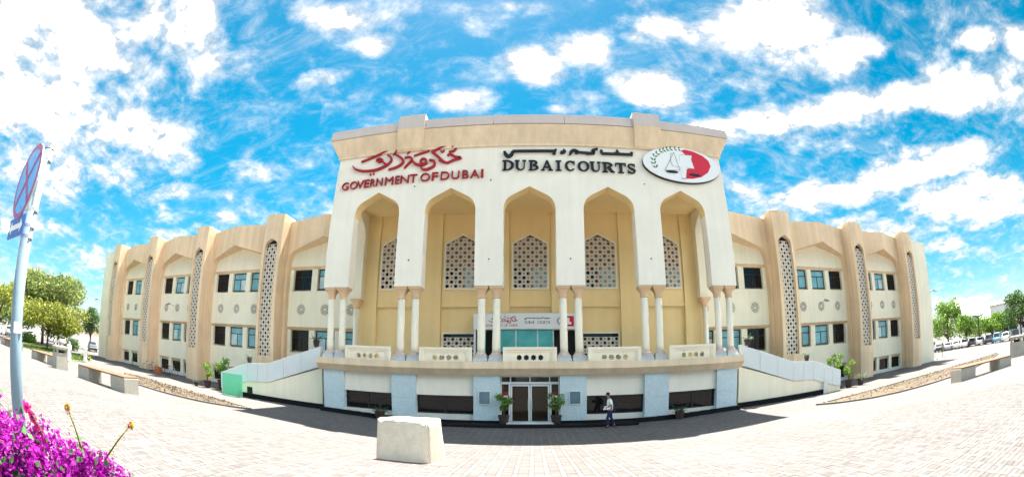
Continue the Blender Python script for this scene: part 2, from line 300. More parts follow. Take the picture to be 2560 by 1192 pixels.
def arch_wall(centres, prof, x0, x1, zb, zt, yf, y1, zo=None, T=None, back=True):
    mb = MB(); T = T or (lambda x,y,z: (x,y,z)); Y = yf if callable(yf) else (lambda x: yf); zo = zb if zo is None else zo
    hw = -prof[0][0]; zs = prof[0][1]
    def q(*p): mb.quad(*[T(*a) for a in p])
    edges = [x0]+[c+s*hw for c in centres for s in (-1,1)]+[x1]
    for k in range(0, len(edges), 2):
        a, b = edges[k], edges[k+1]
        if b-a < 1e-4: continue
        q((a,Y(a),zb),(b,Y(b),zb),(b,Y(b),zt),(a,Y(a),zt)); q((a,Y(a),zt),(b,Y(b),zt),(b,y1,zt),(a,y1,zt)); q((a,Y(a),zb),(a,y1,zb),(b,y1,zb),(b,Y(b),zb))
        if back: q((b,y1,zb),(a,y1,zb),(a,y1,zt),(b,y1,zt))
    for c in centres:
        P = [(c+dx, z) for dx, z in prof]
        for (a, za), (b, zb2) in zip(P, P[1:]):
            q((a,Y(a),za),(b,Y(b),zb2),(b,Y(b),zt),(a,Y(a),zt)); q((a,Y(a),za),(a,y1,za),(b,y1,zb2),(b,Y(b),zb2)); q((a,Y(a),zt),(b,Y(b),zt),(b,y1,zt),(a,y1,zt))
            if back: q((b,y1,zb2),(a,y1,za),(a,y1,zt),(b,y1,zt))
        for x in (P[0][0], P[-1][0]): q((x,Y(x),zo),(x,y1,zo),(x,y1,zs),(x,Y(x),zs))
        if zo > zb:
            a, b = P[0][0], P[-1][0]; m = c
            for u, v in ((a,m),(m,b)): q((u,Y(u),zb),(v,Y(v),zb),(v,Y(v),zo),(u,Y(u),zo)); q((u,Y(u),zo),(v,Y(v),zo),(v,y1,zo),(u,y1,zo))
    for x in (x0, x1): q((x,Y(x),zb),(x,y1,zb),(x,y1,zt),(x,Y(x),zt))
    return mb
def cell(mb, cx, cz, s, hole, n, y0, y1, rot=0, star=0):   # square tile with a round or star-shaped hole
    h = s/2; i = len(mb.v); ring = []; sq = []
    for k in range(n):
        a = 2*math.pi*k/n+rot; r = hole*(1-star*(k%2)); ring.append((cx+r*math.cos(a), cz+r*math.sin(a)))
        m = max(abs(math.cos(a)), abs(math.sin(a))); sq.append((cx+h*math.cos(a)/m, cz+h*math.sin(a)/m))
    for (x,z) in sq: mb.v.append((x,y0,z))
    for (x,z) in ring: mb.v.append((x,y0,z))
    for (x,z) in ring: mb.v.append((x,y1,z))
    for k in range(n):
        k2 = (k+1)%n; mb.f.append((i+k, i+k2, i+n+k2, i+n+k)); mb.f.append((i+n+k, i+n+k2, i+2*n+k2, i+2*n+k))
def lattice(x0, x1, z0, z1, s, y0, y1, inside):
    mb = MB(); nx = max(1, round((x1-x0)/s)); nz = max(1, round((z1-z0)/s)); sx = (x1-x0)/nx; s = sx; nz = int((z1-z0)/s)
    for i in range(nx):
        for k in range(nz):
            cx, cz = x0+(i+.5)*s, z0+(k+.5)*s
            if not inside(cx, cz, s): continue
            if (i+k) % 2 == 0: cell(mb, cx, cz, s, s*.43, 8, y0, y1)
            else: cell(mb, cx, cz, s, s*.20, 8, y0, y1)
    return mb

# ------------------------------------------------------------------ ground
def ground():
    def axis(lo, hi, step, far):
        a = [lo+step*i for i in range(int((hi-lo)/step)+1)]; g = step; x = a[-1]; r = []
        while x < far: g *= 1.5; x += g; r.append(x)
        g = step; x = lo; l = []
        while x > -far: g *= 1.5; x -= g; l.append(x)
        return l[::-1]+a+r
    X = axis(-30, 30, .6, 3000); Y = axis(-6, 24, .5, 3000); nx = len(X)
    v = [(x, y, gz(x, y)) for y in Y for x in X]; f = [(j*nx+i, j*nx+i+1, (j+1)*nx+i+1, (j+1)*nx+i) for j in range(len(Y)-1) for i in range(nx-1)]
    me = bpy.data.meshes.new('plaza_pavement'); me.from_pydata(v, [], f); me.materials.append(M['paving']); me.polygons.foreach_set('use_smooth', [True]*len(f))
    o = link('plaza_pavement', me); tag(o, 'pale pink and white block paving of the open plaza', kind='structure'); return o
plaza = ground()
def lens(r):                                    # radius on the sensor for an angle off the axis
    lo, hi = 0, 1.7
    return r
def in_view(x, y, z):
    x_ = x*math.cos(YAW)-y*math.sin(YAW); y_ = x*math.sin(YAW)+y*math.cos(YAW); z -= CAM_H
    yf = y_*math.cos(PITCH)+z*math.sin(PITCH); zz = -y_*math.sin(PITCH)+z*math.cos(PITCH)
    rho = math.hypot(x_, zz); th = math.atan2(rho, yf); r = 1145.6*th*(1-.1663*th*th+.0464*th**4)
    return 1317+r*x_/rho > -10 and 1317+r*x_/rho < 2570 and 746-r*zz/rho < 1200
def pavers():
    W, H = .33, .22; G = .005; cand = []
    def paver(cx, cy, w, d): cand.append((cx*cx+cy*cy, cx, cy, w, d))
    for i in range(-50, 50):
        x = i*W
        for k in range(2, 78):
            y = k*H
            if math.hypot(x, y) > 15.5: continue
            for (cx, cy, w, d) in ((x+.11, y+.055, .22, .11), (x+.11, y+.165, .22, .11), (x+.275, y+.11, .11, .22)):
                if in_view(cx, cy, gz(cx, cy)): paver(cx, cy, w, d)
    cand.sort()
    def shape(w, d, mb, mtx=None):
        a, b, t, c = w/2-G/2, d/2-G/2, .009, .006
        o = MB(); base = [(-a,-b,-.01),(a,-b,-.01),(a,b,-.01),(-a,b,-.01)]; mid = [(x,y,t-.005) for x,y,_ in base]; top = [(x-math.copysign(c,x), y-math.copysign(c,y), t) for x,y,_ in base]
        o.v = base+mid+top; o.f = [(8,9,10,11)]
        for r in (0,4):
            for k in range(4): o.f.append((r+k, r+(k+1)%4, r+4+(k+1)%4, r+4+k))
        mb.add(o, mtx); return mb
    mp = shape(.22,.11,MB()).mesh('paver','paving'); mw = shape(.11,.22,MB()).mesh('paver','paving')
    def frame(cx, cy, rnd):
        e = .05; sx = (gz(cx+e,cy)-gz(cx-e,cy))/(2*e); sy = (gz(cx,cy+e)-gz(cx,cy-e))/(2*e)
        return Matrix.Translation((cx, cy, gz(cx,cy)+rnd*.003)) @ Euler((math.atan(sy)+rnd*.012, -math.atan(sx)-rnd*.01, 0)).to_matrix().to_4x4()
    for q, (_, cx, cy, w, d) in enumerate(cand[:300]):
        o = link('paver', mp if w > d else mw, plaza); o.matrix_local = frame(cx, cy, random.uniform(-1,1))
    rest = MB()
    for (_, cx, cy, w, d) in cand[300:]: shape(w, d, rest, frame(cx, cy, random.uniform(-1,1)))
    o = rest.build('paving_blocks', 'paving', plaza); o['kind'] = 'stuff'
pavers()
def bed(name, pts, label):
    c = (sum(p[0] for p in pts)/len(pts), sum(p[1] for p in pts)/len(pts)); bm = bmesh.new(); dense = []
    for a, b in zip(pts, pts[1:]+pts[:1]):
        n = max(1, int(math.hypot(b[0]-a[0], b[1]-a[1])/.8))
        dense += [(a[0]+(b[0]-a[0])*i/n, a[1]+(b[1]-a[1])*i/n) for i in range(n)]
    rings = []
    for s in (1, .85, .6, .3):
        rings.append([bm.verts.new((c[0]+(x-c[0])*s, c[1]+(y-c[1])*s, gz(c[0]+(x-c[0])*s, c[1]+(y-c[1])*s)+(.02 if s == 1 else .05+random.random()*.07))) for x, y in dense])
    for r0, r1 in zip(rings, rings[1:]):
        for k in range(len(dense)): bm.faces.new((r0[k], r0[(k+1)%len(dense)], r1[(k+1)%len(dense)], r1[k]))
    bm.faces.new(rings[-1]); bmesh.ops.recalc_face_normals(bm, faces=bm.faces)
    me = bpy.data.meshes.new(name); bm.to_mesh(me); bm.free(); me.materials.append(M['sand']); o = link(name, me); tag(o, label, kind='structure')
    cl = MB(); rr = random.Random(9)
    for _ in range(1500):
        k = rr.randrange(len(dense)); s = math.sqrt(rr.random())*.97; x, y = c[0]+(dense[k][0]-c[0])*s, c[1]+(dense[k][1]-c[1])*s; z = gz(x,y)+.05; q = rr.uniform(.03,.13); a = rr.uniform(0,6.28)
        i = len(cl.v); cl.v += [(x+q*math.cos(a+t)*rr.uniform(.7,1.3), y+q*math.sin(a+t)*rr.uniform(.7,1.3), z-.03) for t in (0,1.57,3.14,4.71)]+[(x+rr.uniform(-.3,.3)*q, y+rr.uniform(-.3,.3)*q, z+q*rr.uniform(.5,1.1))]; cl.f += [(i,i+1,i+4),(i+1,i+2,i+4),(i+2,i+3,i+4),(i+3,i,i+4)]
    cq = cl.build('soil_clods', 'clod', o); cq['kind'] = 'stuff'
    for a, b in zip(dense[::2], (dense[2:]+dense[:2])[::2]):   # kerb stones round the bed
        k = MB(); d = Vector((b[0]-a[0], b[1]-a[1], 0)); L = d.length; d.normalize(); n_ = Vector((-d.y, d.x, 0))*.06; z0, z1 = gz(*a), gz(*b); d *= .015
        p = [(a[0]+d.x+n_.x*s, a[1]+d.y+n_.y*s, z0) for s in (-1,1)]+[(b[0]-d.x+n_.x*s, b[1]-d.y+n_.y*s, z1) for s in (1,-1)]
        k.v = [(x,y,z-.05) for x,y,z in p]+[(x,y,z+.085) for x,y,z in p]; k.f = [(4,5,6,7),(0,1,5,4),(1,2,6,5),(2,3,7,6),(3,0,4,7)]
        k.build('kerb_stone', 'stonekerb', o)
bed('sand_bed', [(-13.6,17.6),(-16.5,16.1),(-19.5,15.6),(-23.5,15.9),(-27.5,17.0),(-31.5,19.6),(-29,20.3),(-22.8,19.6),(-17,18.6)], 'long sand planting bed behind the bench with wooden seat beside the white-robed men')
bed('sand_bed', [(14.2,18.2),(17.0,14.9),(20.5,13.9),(25.5,13.9),(32,15.3),(44,18.3),(46,19.2),(35,19.3),(23.8,19.2)], 'long sand planting bed behind the bench on the side of the parked car row')

# ------------------------------------------------------------------ the court building
B = empty('court_building', (0, 28, 0)); B.location = (0,0,0)
tag(B, 'cream and tan three-storey court building with a tall white five-arched portico', 'building')
XC = -.2; AD = 4.286; Y0 = 22.75
def P(name, mb, m, parent=B, loc=None, smooth=False, bevel=0, fix=True):
    o = mb.build(name, m, parent, loc, smooth, bevel)
    if fix: fix_normals(o)
    return o
def portico():
    pr = arch(1.40, 11.1, 12.5, 11.73, .68)
    f = P('portico_wall', arch_wall([XC+k*AD for k in range(-2,3)], pr, XC-11.6, XC+11.6, 7.04, 15.3, Y0, Y0+.85), 'white')
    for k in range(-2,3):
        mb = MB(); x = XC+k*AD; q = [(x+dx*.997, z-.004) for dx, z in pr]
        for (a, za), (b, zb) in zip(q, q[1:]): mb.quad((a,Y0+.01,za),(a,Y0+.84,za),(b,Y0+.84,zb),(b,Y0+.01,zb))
        P('arch_soffit', mb, 'ochre', f, fix=False)  # thin lining; warm bounce light from the porch put into its ochre colour
    for s in (-1, 1):                              # side walls of the porch, one arch each
        xo = XC+s*11.6; T = (lambda y,x,z: (xo-s*x, y, z))
        P('porch_side_wall', arch_wall([25.62], arch(1.25, 11.0, 12.3, 11.6, .68), Y0+.85, 27.5, 6.4 if False else 7.04, 15.3, 0.0, .8, T=T), 'cream')
    # solid mass over and behind the porch
    P('portico_roof', MB().box(XC-10.8, XC+10.8, Y0+.85, 46, 12.72, 14.9), 'ochre')
    P('rear_block', MB().box(XC-11.6, XC+11.6, 27.78, 46, 0, 15.3), 'tan')
    for (x, z) in [(XC+(k-2.5)*AD, 8.45) for k in range(1,5)]+[(XC-2.1,12.9),(XC+6.4,12.75),(XC-6.4,12.7)]: P('wall_fixing', MB().tube([(x,Y0-.03,z),(x,Y0+.01,z)],.04,8), 'frame')
    # cornice: splayed band, fascia above, small soffit below
    y = Y0; prof = [(y+.4,15.0),(y-.10,15.0),(y-.12,15.12),(y-.62,16.18),(y-.55,16.82),(y+.4,16.82)]
    prof2 = [(y+.38,16.21),(y-.66,16.21),(y-.60,16.86),(y+.38,16.86)]
    c = P('cornice', MB().prismx([(a,b) for a,b in prof[:3]]+[(y-.62,16.18),(y+.4,16.18)], XC-11.72, XC+11.72), 'peach')  # peach carries the warm bounce light on the underside splay
    for s in (-1,1):
        e = MB()
        a, b = XC+s*11.722, XC+s*12.32
        i = len(e.v); e.v += [(a,y-.12,15.12),(a,y-.62,16.18),(b,y-.62,16.18),(a,34,15.12),(b,34,16.18),(a,34,16.18)]
        e.f += [(i,i+1,i+2),(i,i+2,i+4,i+3),(i+3,i+4,i+5),(i+1,i+5,i+4,i+2)]
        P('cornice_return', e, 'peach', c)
    cop = MB(); L, R_ = XC-12.36, XC+12.36; n = 7; xs = [L, XC-7.72, XC-5.95, XC-2.0, XC+2.0, XC+5.95, XC+7.72, R_]
    for a, b in zip(xs, xs[1:]):
        P('coping_stone', MB().prismx(prof2, a+.012, b-.012), 'coping', c)
    for s in (-1,1): P('coping_stone', MB().box(*sorted((XC+s*12.36, XC+s*11.3)), y+.40, 34, 16.21, 16.86), 'coping', c)
    for s in (-1,1):                               # the two blocks that straddle the cornice
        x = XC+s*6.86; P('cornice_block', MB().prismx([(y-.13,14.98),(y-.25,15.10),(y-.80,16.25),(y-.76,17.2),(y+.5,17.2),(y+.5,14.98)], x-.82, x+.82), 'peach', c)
        P('cornice_block_cap', MB().prismx([(y-.815,16.28),(y-.775,17.22),(y+.52,17.22),(y+.52,16.28)], x-.825, x+.825), 'coping', c)
    # columns in pairs under each pier
    shaft = MB().lathe([(.195,3.62),(.2,3.9),(.195,6.42)], 16).mesh('column','column',True)
    cap = MB(); i = 0
    for r, z in [(.2,6.42),(.235,6.44),(.235,6.5),(.21,6.52),(.24,6.7),(.30,6.86),(.36,6.94),(.36,7.035)]:
        n = 16
        for k in range(n):
            a = 2*math.pi*k/n; q = 1/max(abs(math.cos(a)),abs(math.sin(a))); t = min(1,max(0,(z-6.52)/.4)); q = 1+(q-1)*t; cap.v.append((r*q*math.cos(a), r*q*math.sin(a), z))
    for j in range(7):
        for k in range(16): cap.f.append((j*16+k, j*16+(k+1)%16, (j+1)*16+(k+1)%16, (j+1)*16+k))
    cap.f.append(tuple(112+k for k in range(16)))
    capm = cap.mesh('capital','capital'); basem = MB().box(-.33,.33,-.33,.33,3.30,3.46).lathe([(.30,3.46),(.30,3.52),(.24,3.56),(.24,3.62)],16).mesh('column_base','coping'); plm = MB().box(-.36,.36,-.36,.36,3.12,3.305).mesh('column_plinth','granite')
    def column(x, y, dz=0):
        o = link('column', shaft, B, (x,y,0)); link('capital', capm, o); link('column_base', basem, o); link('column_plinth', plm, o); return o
    for k in range(6):
        xc = XC+(k-2.5)*AD+(-.07 if k == 0 else .07 if k == 5 else 0)
        for s in (-.39,.39): column(xc+s, Y0+.40)
    for s in (-1,1): column(XC+s*11.15, 27.05)
    # porch back wall with pilasters, panels and lattice windows
    P('porch_back_wall', MB().box(XC-11.5, XC+11.5, 27.72, 27.775, 3.1, 12.72), 'ochre')
    for k in range(-2,3):
        x = XC+k*AD
        P('wall_panel', MB().box(x-1.31, x+1.31, 27.60, 27.73, 6.72, 12.72), 'ochre'); P('panel_ledge', MB().box(x-1.309, x+1.309, 27.54, 27.599, 6.60, 6.76), 'ochre')
        hw, zb, zs, za = 1.08, 7.78, 10.62, 11.22
        ins = lambda cx, cz, s, x=x: abs(cx-x) < hw and cz < zs+(za-zs)*(1-abs(cx-x)/hw)-s*.25
        fr = [(x-hw-.09,zb-.09),(x+hw+.09,zb-.09),(x+hw+.09,zs+.05),(x,za+.12),(x-hw-.09,zs+.05)]; inn = [(x-hw,zb),(x+hw,zb),(x+hw,zs),(x,za),(x-hw,zs)]
        f = MB()
        for a in range(5):
            b = (a+1)%5; f.quad((fr[a][0],27.5,fr[a][1]),(fr[b][0],27.5,fr[b][1]),(inn[b][0],27.5,inn[b][1]),(inn[a][0],27.5,inn[a][1])); f.quad((inn[a][0],27.5,inn[a][1]),(inn[b][0],27.5,inn[b][1]),(inn[b][0],27.6,inn[b][1]),(inn[a][0],27.6,inn[a][1])); f.quad((fr[a][0],27.5,fr[a][1]),(fr[b][0],27.5,fr[b][1]),(fr[b][0],27.6,fr[b][1]),(fr[a][0],27.6,fr[a][1]))
        w = P('lattice_window', f, 'cream', fix=False)
        P('lattice', lattice(x-hw, x+hw, zb, za, .27, 27.515, 27.565, ins), 'screen', w, fix=False)
        P('backing_panel', MB().prism([(x-hw,9.05),(x+hw,9.05),(x+hw,zs),(x,za),(x-hw,zs)], 27.583, 27.597), 'screenback', w)
        for a, b, m in ((-hw,-.12,'gdark'),(.12,hw,'gcurt')): P('pane', MB().box(x+a, x+b, 27.585, 27.597, zb, 9.045), m, w)  # cyan reflection behind the lattice put into the pane colour
        P('mullion', MB().box(x-.118, x+.118, 27.58, 27.597, zb, 9.045), 'screenback', w)
        if abs(k) == 1:
            x2 = x+(-.05 if k < 0 else .05); w = P('low_lattice_window', MB().box(x2-1.2,x2+1.2,27.64,27.70,4.93,5.02).box(x2-1.2,x2-1.1,27.64,27.70,3.5,4.93).box(x2+1.1,x2+1.2,27.64,27.70,3.5,4.93), 'cream')
            P('lattice', lattice(x2-1.1, x2+1.1, 3.5, 4.95, .235, 27.65, 27.69, lambda *_: True), 'screen', w, fix=False)
            P('pane', MB().box(x2-1.1,x2+1.1,27.70,27.715,3.5,4.93), 'gdark', w)
    for k in range(6):
        xc = XC+(k-2.5)*AD; a, b = xc-.82, xc+.82
        if k == 0: a = XC-11.5
        if k == 5: b = XC+11.5
        P('pilaster', MB().box(a, b, 27.48, 27.73, 3.1, 12.719), 'ochre')
    # terrace slab with its banded edge
    t = P('terrace', MB().box(XC-11.35, XC+11.35, Y0-.5, 27.8, 2.5, 3.10), 'coping')
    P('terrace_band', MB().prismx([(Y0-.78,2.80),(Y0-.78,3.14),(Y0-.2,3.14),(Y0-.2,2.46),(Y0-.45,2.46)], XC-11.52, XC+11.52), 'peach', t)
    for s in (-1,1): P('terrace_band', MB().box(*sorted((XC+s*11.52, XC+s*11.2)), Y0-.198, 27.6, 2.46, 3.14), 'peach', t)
    # balustrade panels with four star openings
    for k in range(-2,3):
        x = XC+k*AD; y = Y0-.18; h = 1.36; z0, z1 = 3.12, 3.86
        mb = MB().box(x-h, x+h, y, y+.16, z1-.13, z1).box(x-h, x-h+.16, y, y+.16, z0, z1-.13).box(x+h-.16, x+h, y, y+.16, z0, z1-.13)
        mb.box(x-1.2, x+1.2, y+.05, y+.13, z1-.24, z1-.13).box(x-1.2, x-1.09, y+.05, y+.13, z0, z1-.24).box(x+1.09, x+1.2, y+.05, y+.13, z0, z1-.24)
        o = P('balustrade_panel', mb, 'column', fix=False); g = MB(); s = .36
        for q in range(4): cell(g, x-.54+q*s, z0+.22, s, .155, 16, y+.10, y+.15, star=.26)
        for a, b, c, d in ((x-1.09,x-.72,z0,z1-.24),(x+.72,x+1.09,z0,z1-.24),(x-.72,x+.72,z0+.40,z1-.24),(x-.72,x+.72,z0,z0+.04)): g.box(a,b,y+.10,y+.15,c,d)
        P('star_openwork', g, 'column', o, fix=False)
    # basement: granite piers, spandrels, long windows
    P('basement_core', MB().box(XC-11.2, XC+11.2, Y0+.25, 28, 0, 2.5), 'dark')
    for k in range(6):
        xc = XC+(k-2.5)*AD; xc += (.12 if k == 0 else -.12 if k == 5 else 0); o = P('granite_pier', MB().box(xc-.66, xc+.66, Y0-.35, Y0+.3, 1.26, 2.46), 'granite'); P('granite_slab', MB().box(xc-.655, xc+.655, Y0-.345, Y0+.295, .0, 1.253), 'granite', o)
        if k in (2,3):
            x = xc+(-.1 if k == 2 else .08); q = P('wall_plaque', MB().box(x-.30,x+.30,Y0-.40,Y0-.352,1.02,1.70), 'alu'); P('plaque_glass', MB().box(x-.26,x+.26,Y0-.408,Y0-.401,1.06,1.66), 'plaqueglass', q)
    for k in (-2,-1,1,2):
        x = XC+k*AD; a, b = x-1.50, x+1.50
        P('basement_lintel', MB().box(a, b, Y0-.15, Y0+.28, 1.43, 2.46), 'white'); P('basement_sill', MB().box(a, b, Y0-.12, Y0+.28, .16, .48), 'pale')
        w = P('basement_window', MB().box(a,b,Y0+.02,Y0+.10,1.37,1.43).box(a,b,Y0+.02,Y0+.10,.48,.54).box(a,a+.06,Y0+.02,Y0+.10,.54,1.37).box(b-.06,b,Y0+.02,Y0+.10,.54,1.37).box(x-.05,x+.05,Y0+.01,Y0+.11,.54,1.37), 'frame')
        for c, d in ((a+.06,x-.05),(x+.05,b-.06)): P('pane', MB().box(c,d,Y0+.05,Y0+.07,.54,1.37), 'gdark', w)
        if k < 0:
            for z in (.78,1.08): P('glazing_bar', MB().box(a+.06,x-.05,Y0+.03,Y0+.045,z,z+.045).box(x+.05,b-.06,Y0+.03,Y0+.045,z,z+.045), 'frame', w)
    # entrance door
    a, b = XC-1.49, XC+1.49; y = Y0-.02; al = MB()
    x1, x2 = XC-.98, XC+.98
    for (c,d,e,f) in ((a,b,2.38,2.46),(a,b,2.02,2.14),(a,a+.07,.06,2.02),(b-.07,b,.06,2.02),(a,a+.07,2.14,2.38),(b-.07,b,2.14,2.38),(x1-.09,x1,.06,2.02),(x2,x2+.09,.06,2.02),(x1-.03,x1+.03,2.14,2.38),(x2-.03,x2+.03,2.14,2.38),(XC-.03,XC+.03,2.14,2.38)): al.box(c,d,y,y+.1,e,f)
    dr = P('entrance_door', al, 'alu')
    for s in (-1,1):
        l0, l1 = sorted((XC+s*.012, XC+s*.965)); lf = P('door_leaf', MB().box(l0,l0+.075,y+.02,y+.08,.07,2.0).box(l1-.075,l1,y+.02,y+.08,.07,2.0).box(l0+.075,l1-.075,y+.02,y+.08,1.92,2.0).box(l0+.075,l1-.075,y+.02,y+.08,.07,.17), 'alu', dr)
        P('pane', MB().box(l0+.075,l1-.075,y+.04,y+.055,.17,1.92), 'gbrown', dr); P('door_handle', MB().tube([(XC+s*.09,y-.04,.75),(XC+s*.09,y-.04,1.25)],.018,8), 'galv', dr)
        c, d = sorted((XC+s*1.07, XC+s*1.42)); P('pane', MB().box(c,d,y+.04,y+.055,.06,2.02), 'gdark', dr)
        P('poster', MB().box(c+.04,d-.04,y+.02,y+.03,1.0,1.62), 'signwhite', dr); P('poster_band', MB().box(c+.04,d-.04,y+.013,y+.019,1.46,1.62), 'red', dr); P('poster_picture', MB().box(c+.10,d-.10,y+.013,y+.019,1.06,1.36), 'dark', dr)
    for c, d in ((a+.07,x1-.03),(x1+.03,XC-.03),(XC+.03,x2-.03),(x2+.03,b-.07)): P('pane', MB().box(c,d,y+.04,y+.055,2.14,2.38), 'gdark', dr)
    P('doorstep', MB().box(XC-1.2, XC+1.15, Y0-1.0, Y0-.38, .13, .2), 'alu'); P('entrance_step', MB().box(XC-5.2, XC+5.2, Y0-1.55, Y0-.36, -.05, .12), 'plinth'); P('base_strip', MB().box(XC-5.2, XC-1.5, Y0-.50, Y0-.352, .12, .22), 'plinth'); P('base_strip', MB().box(XC+1.5, XC+5.2, Y0-.50, Y0-.352, .12, .22), 'plinth')
    for s in (-1,1):
        q = MB()
        for j in range(10):
            u0, u1 = 5.2+j*.62, 5.2+(j+1)*.62; q.box(*sorted((XC+s*u0, XC+s*u1)), Y0-.62, Y0-.36, -.1, gz(u1,22.5)+.22)
        P('black_plinth', q, 'plinth')
    # upper entrance: white sign board over teal glass
    y = 26.9; e = P('upper_entrance', MB().box(-3.62,-3.5,y,27.5,3.1,6.1).box(2.7,2.82,y,27.5,3.1,6.1).box(-3.5,2.7,y,27.5,6.06,6.12), 'alu')
    P('dark_doorway', MB().box(-3.5,2.7,27.40,27.44,3.1,5.1), 'dark', e)
    for a, b in ((-2.0,-1.12),(-1.05,.20),(.27,1.15)): P('pane', MB().box(a,b,y+.1,y+.13,3.8,5.1), 'gteal', e); P('added_dark_panel', MB().box(a,b,y+.1,y+.13,3.1,3.795), 'frame', e)  # dark lower panels added so the balustrade openings in front read as shaded
    [P('door_post', MB().box(a,a+.068,y+.08,y+.14,3.1,5.1), 'alu', e) for a in (-2.069,-1.119,.201,1.151)]
    for a, b in ((-3.42,-2.9),): P('pane', MB().box(a,b,y+.1,y+.13,3.1,5.1), 'gteal', e)
portico()

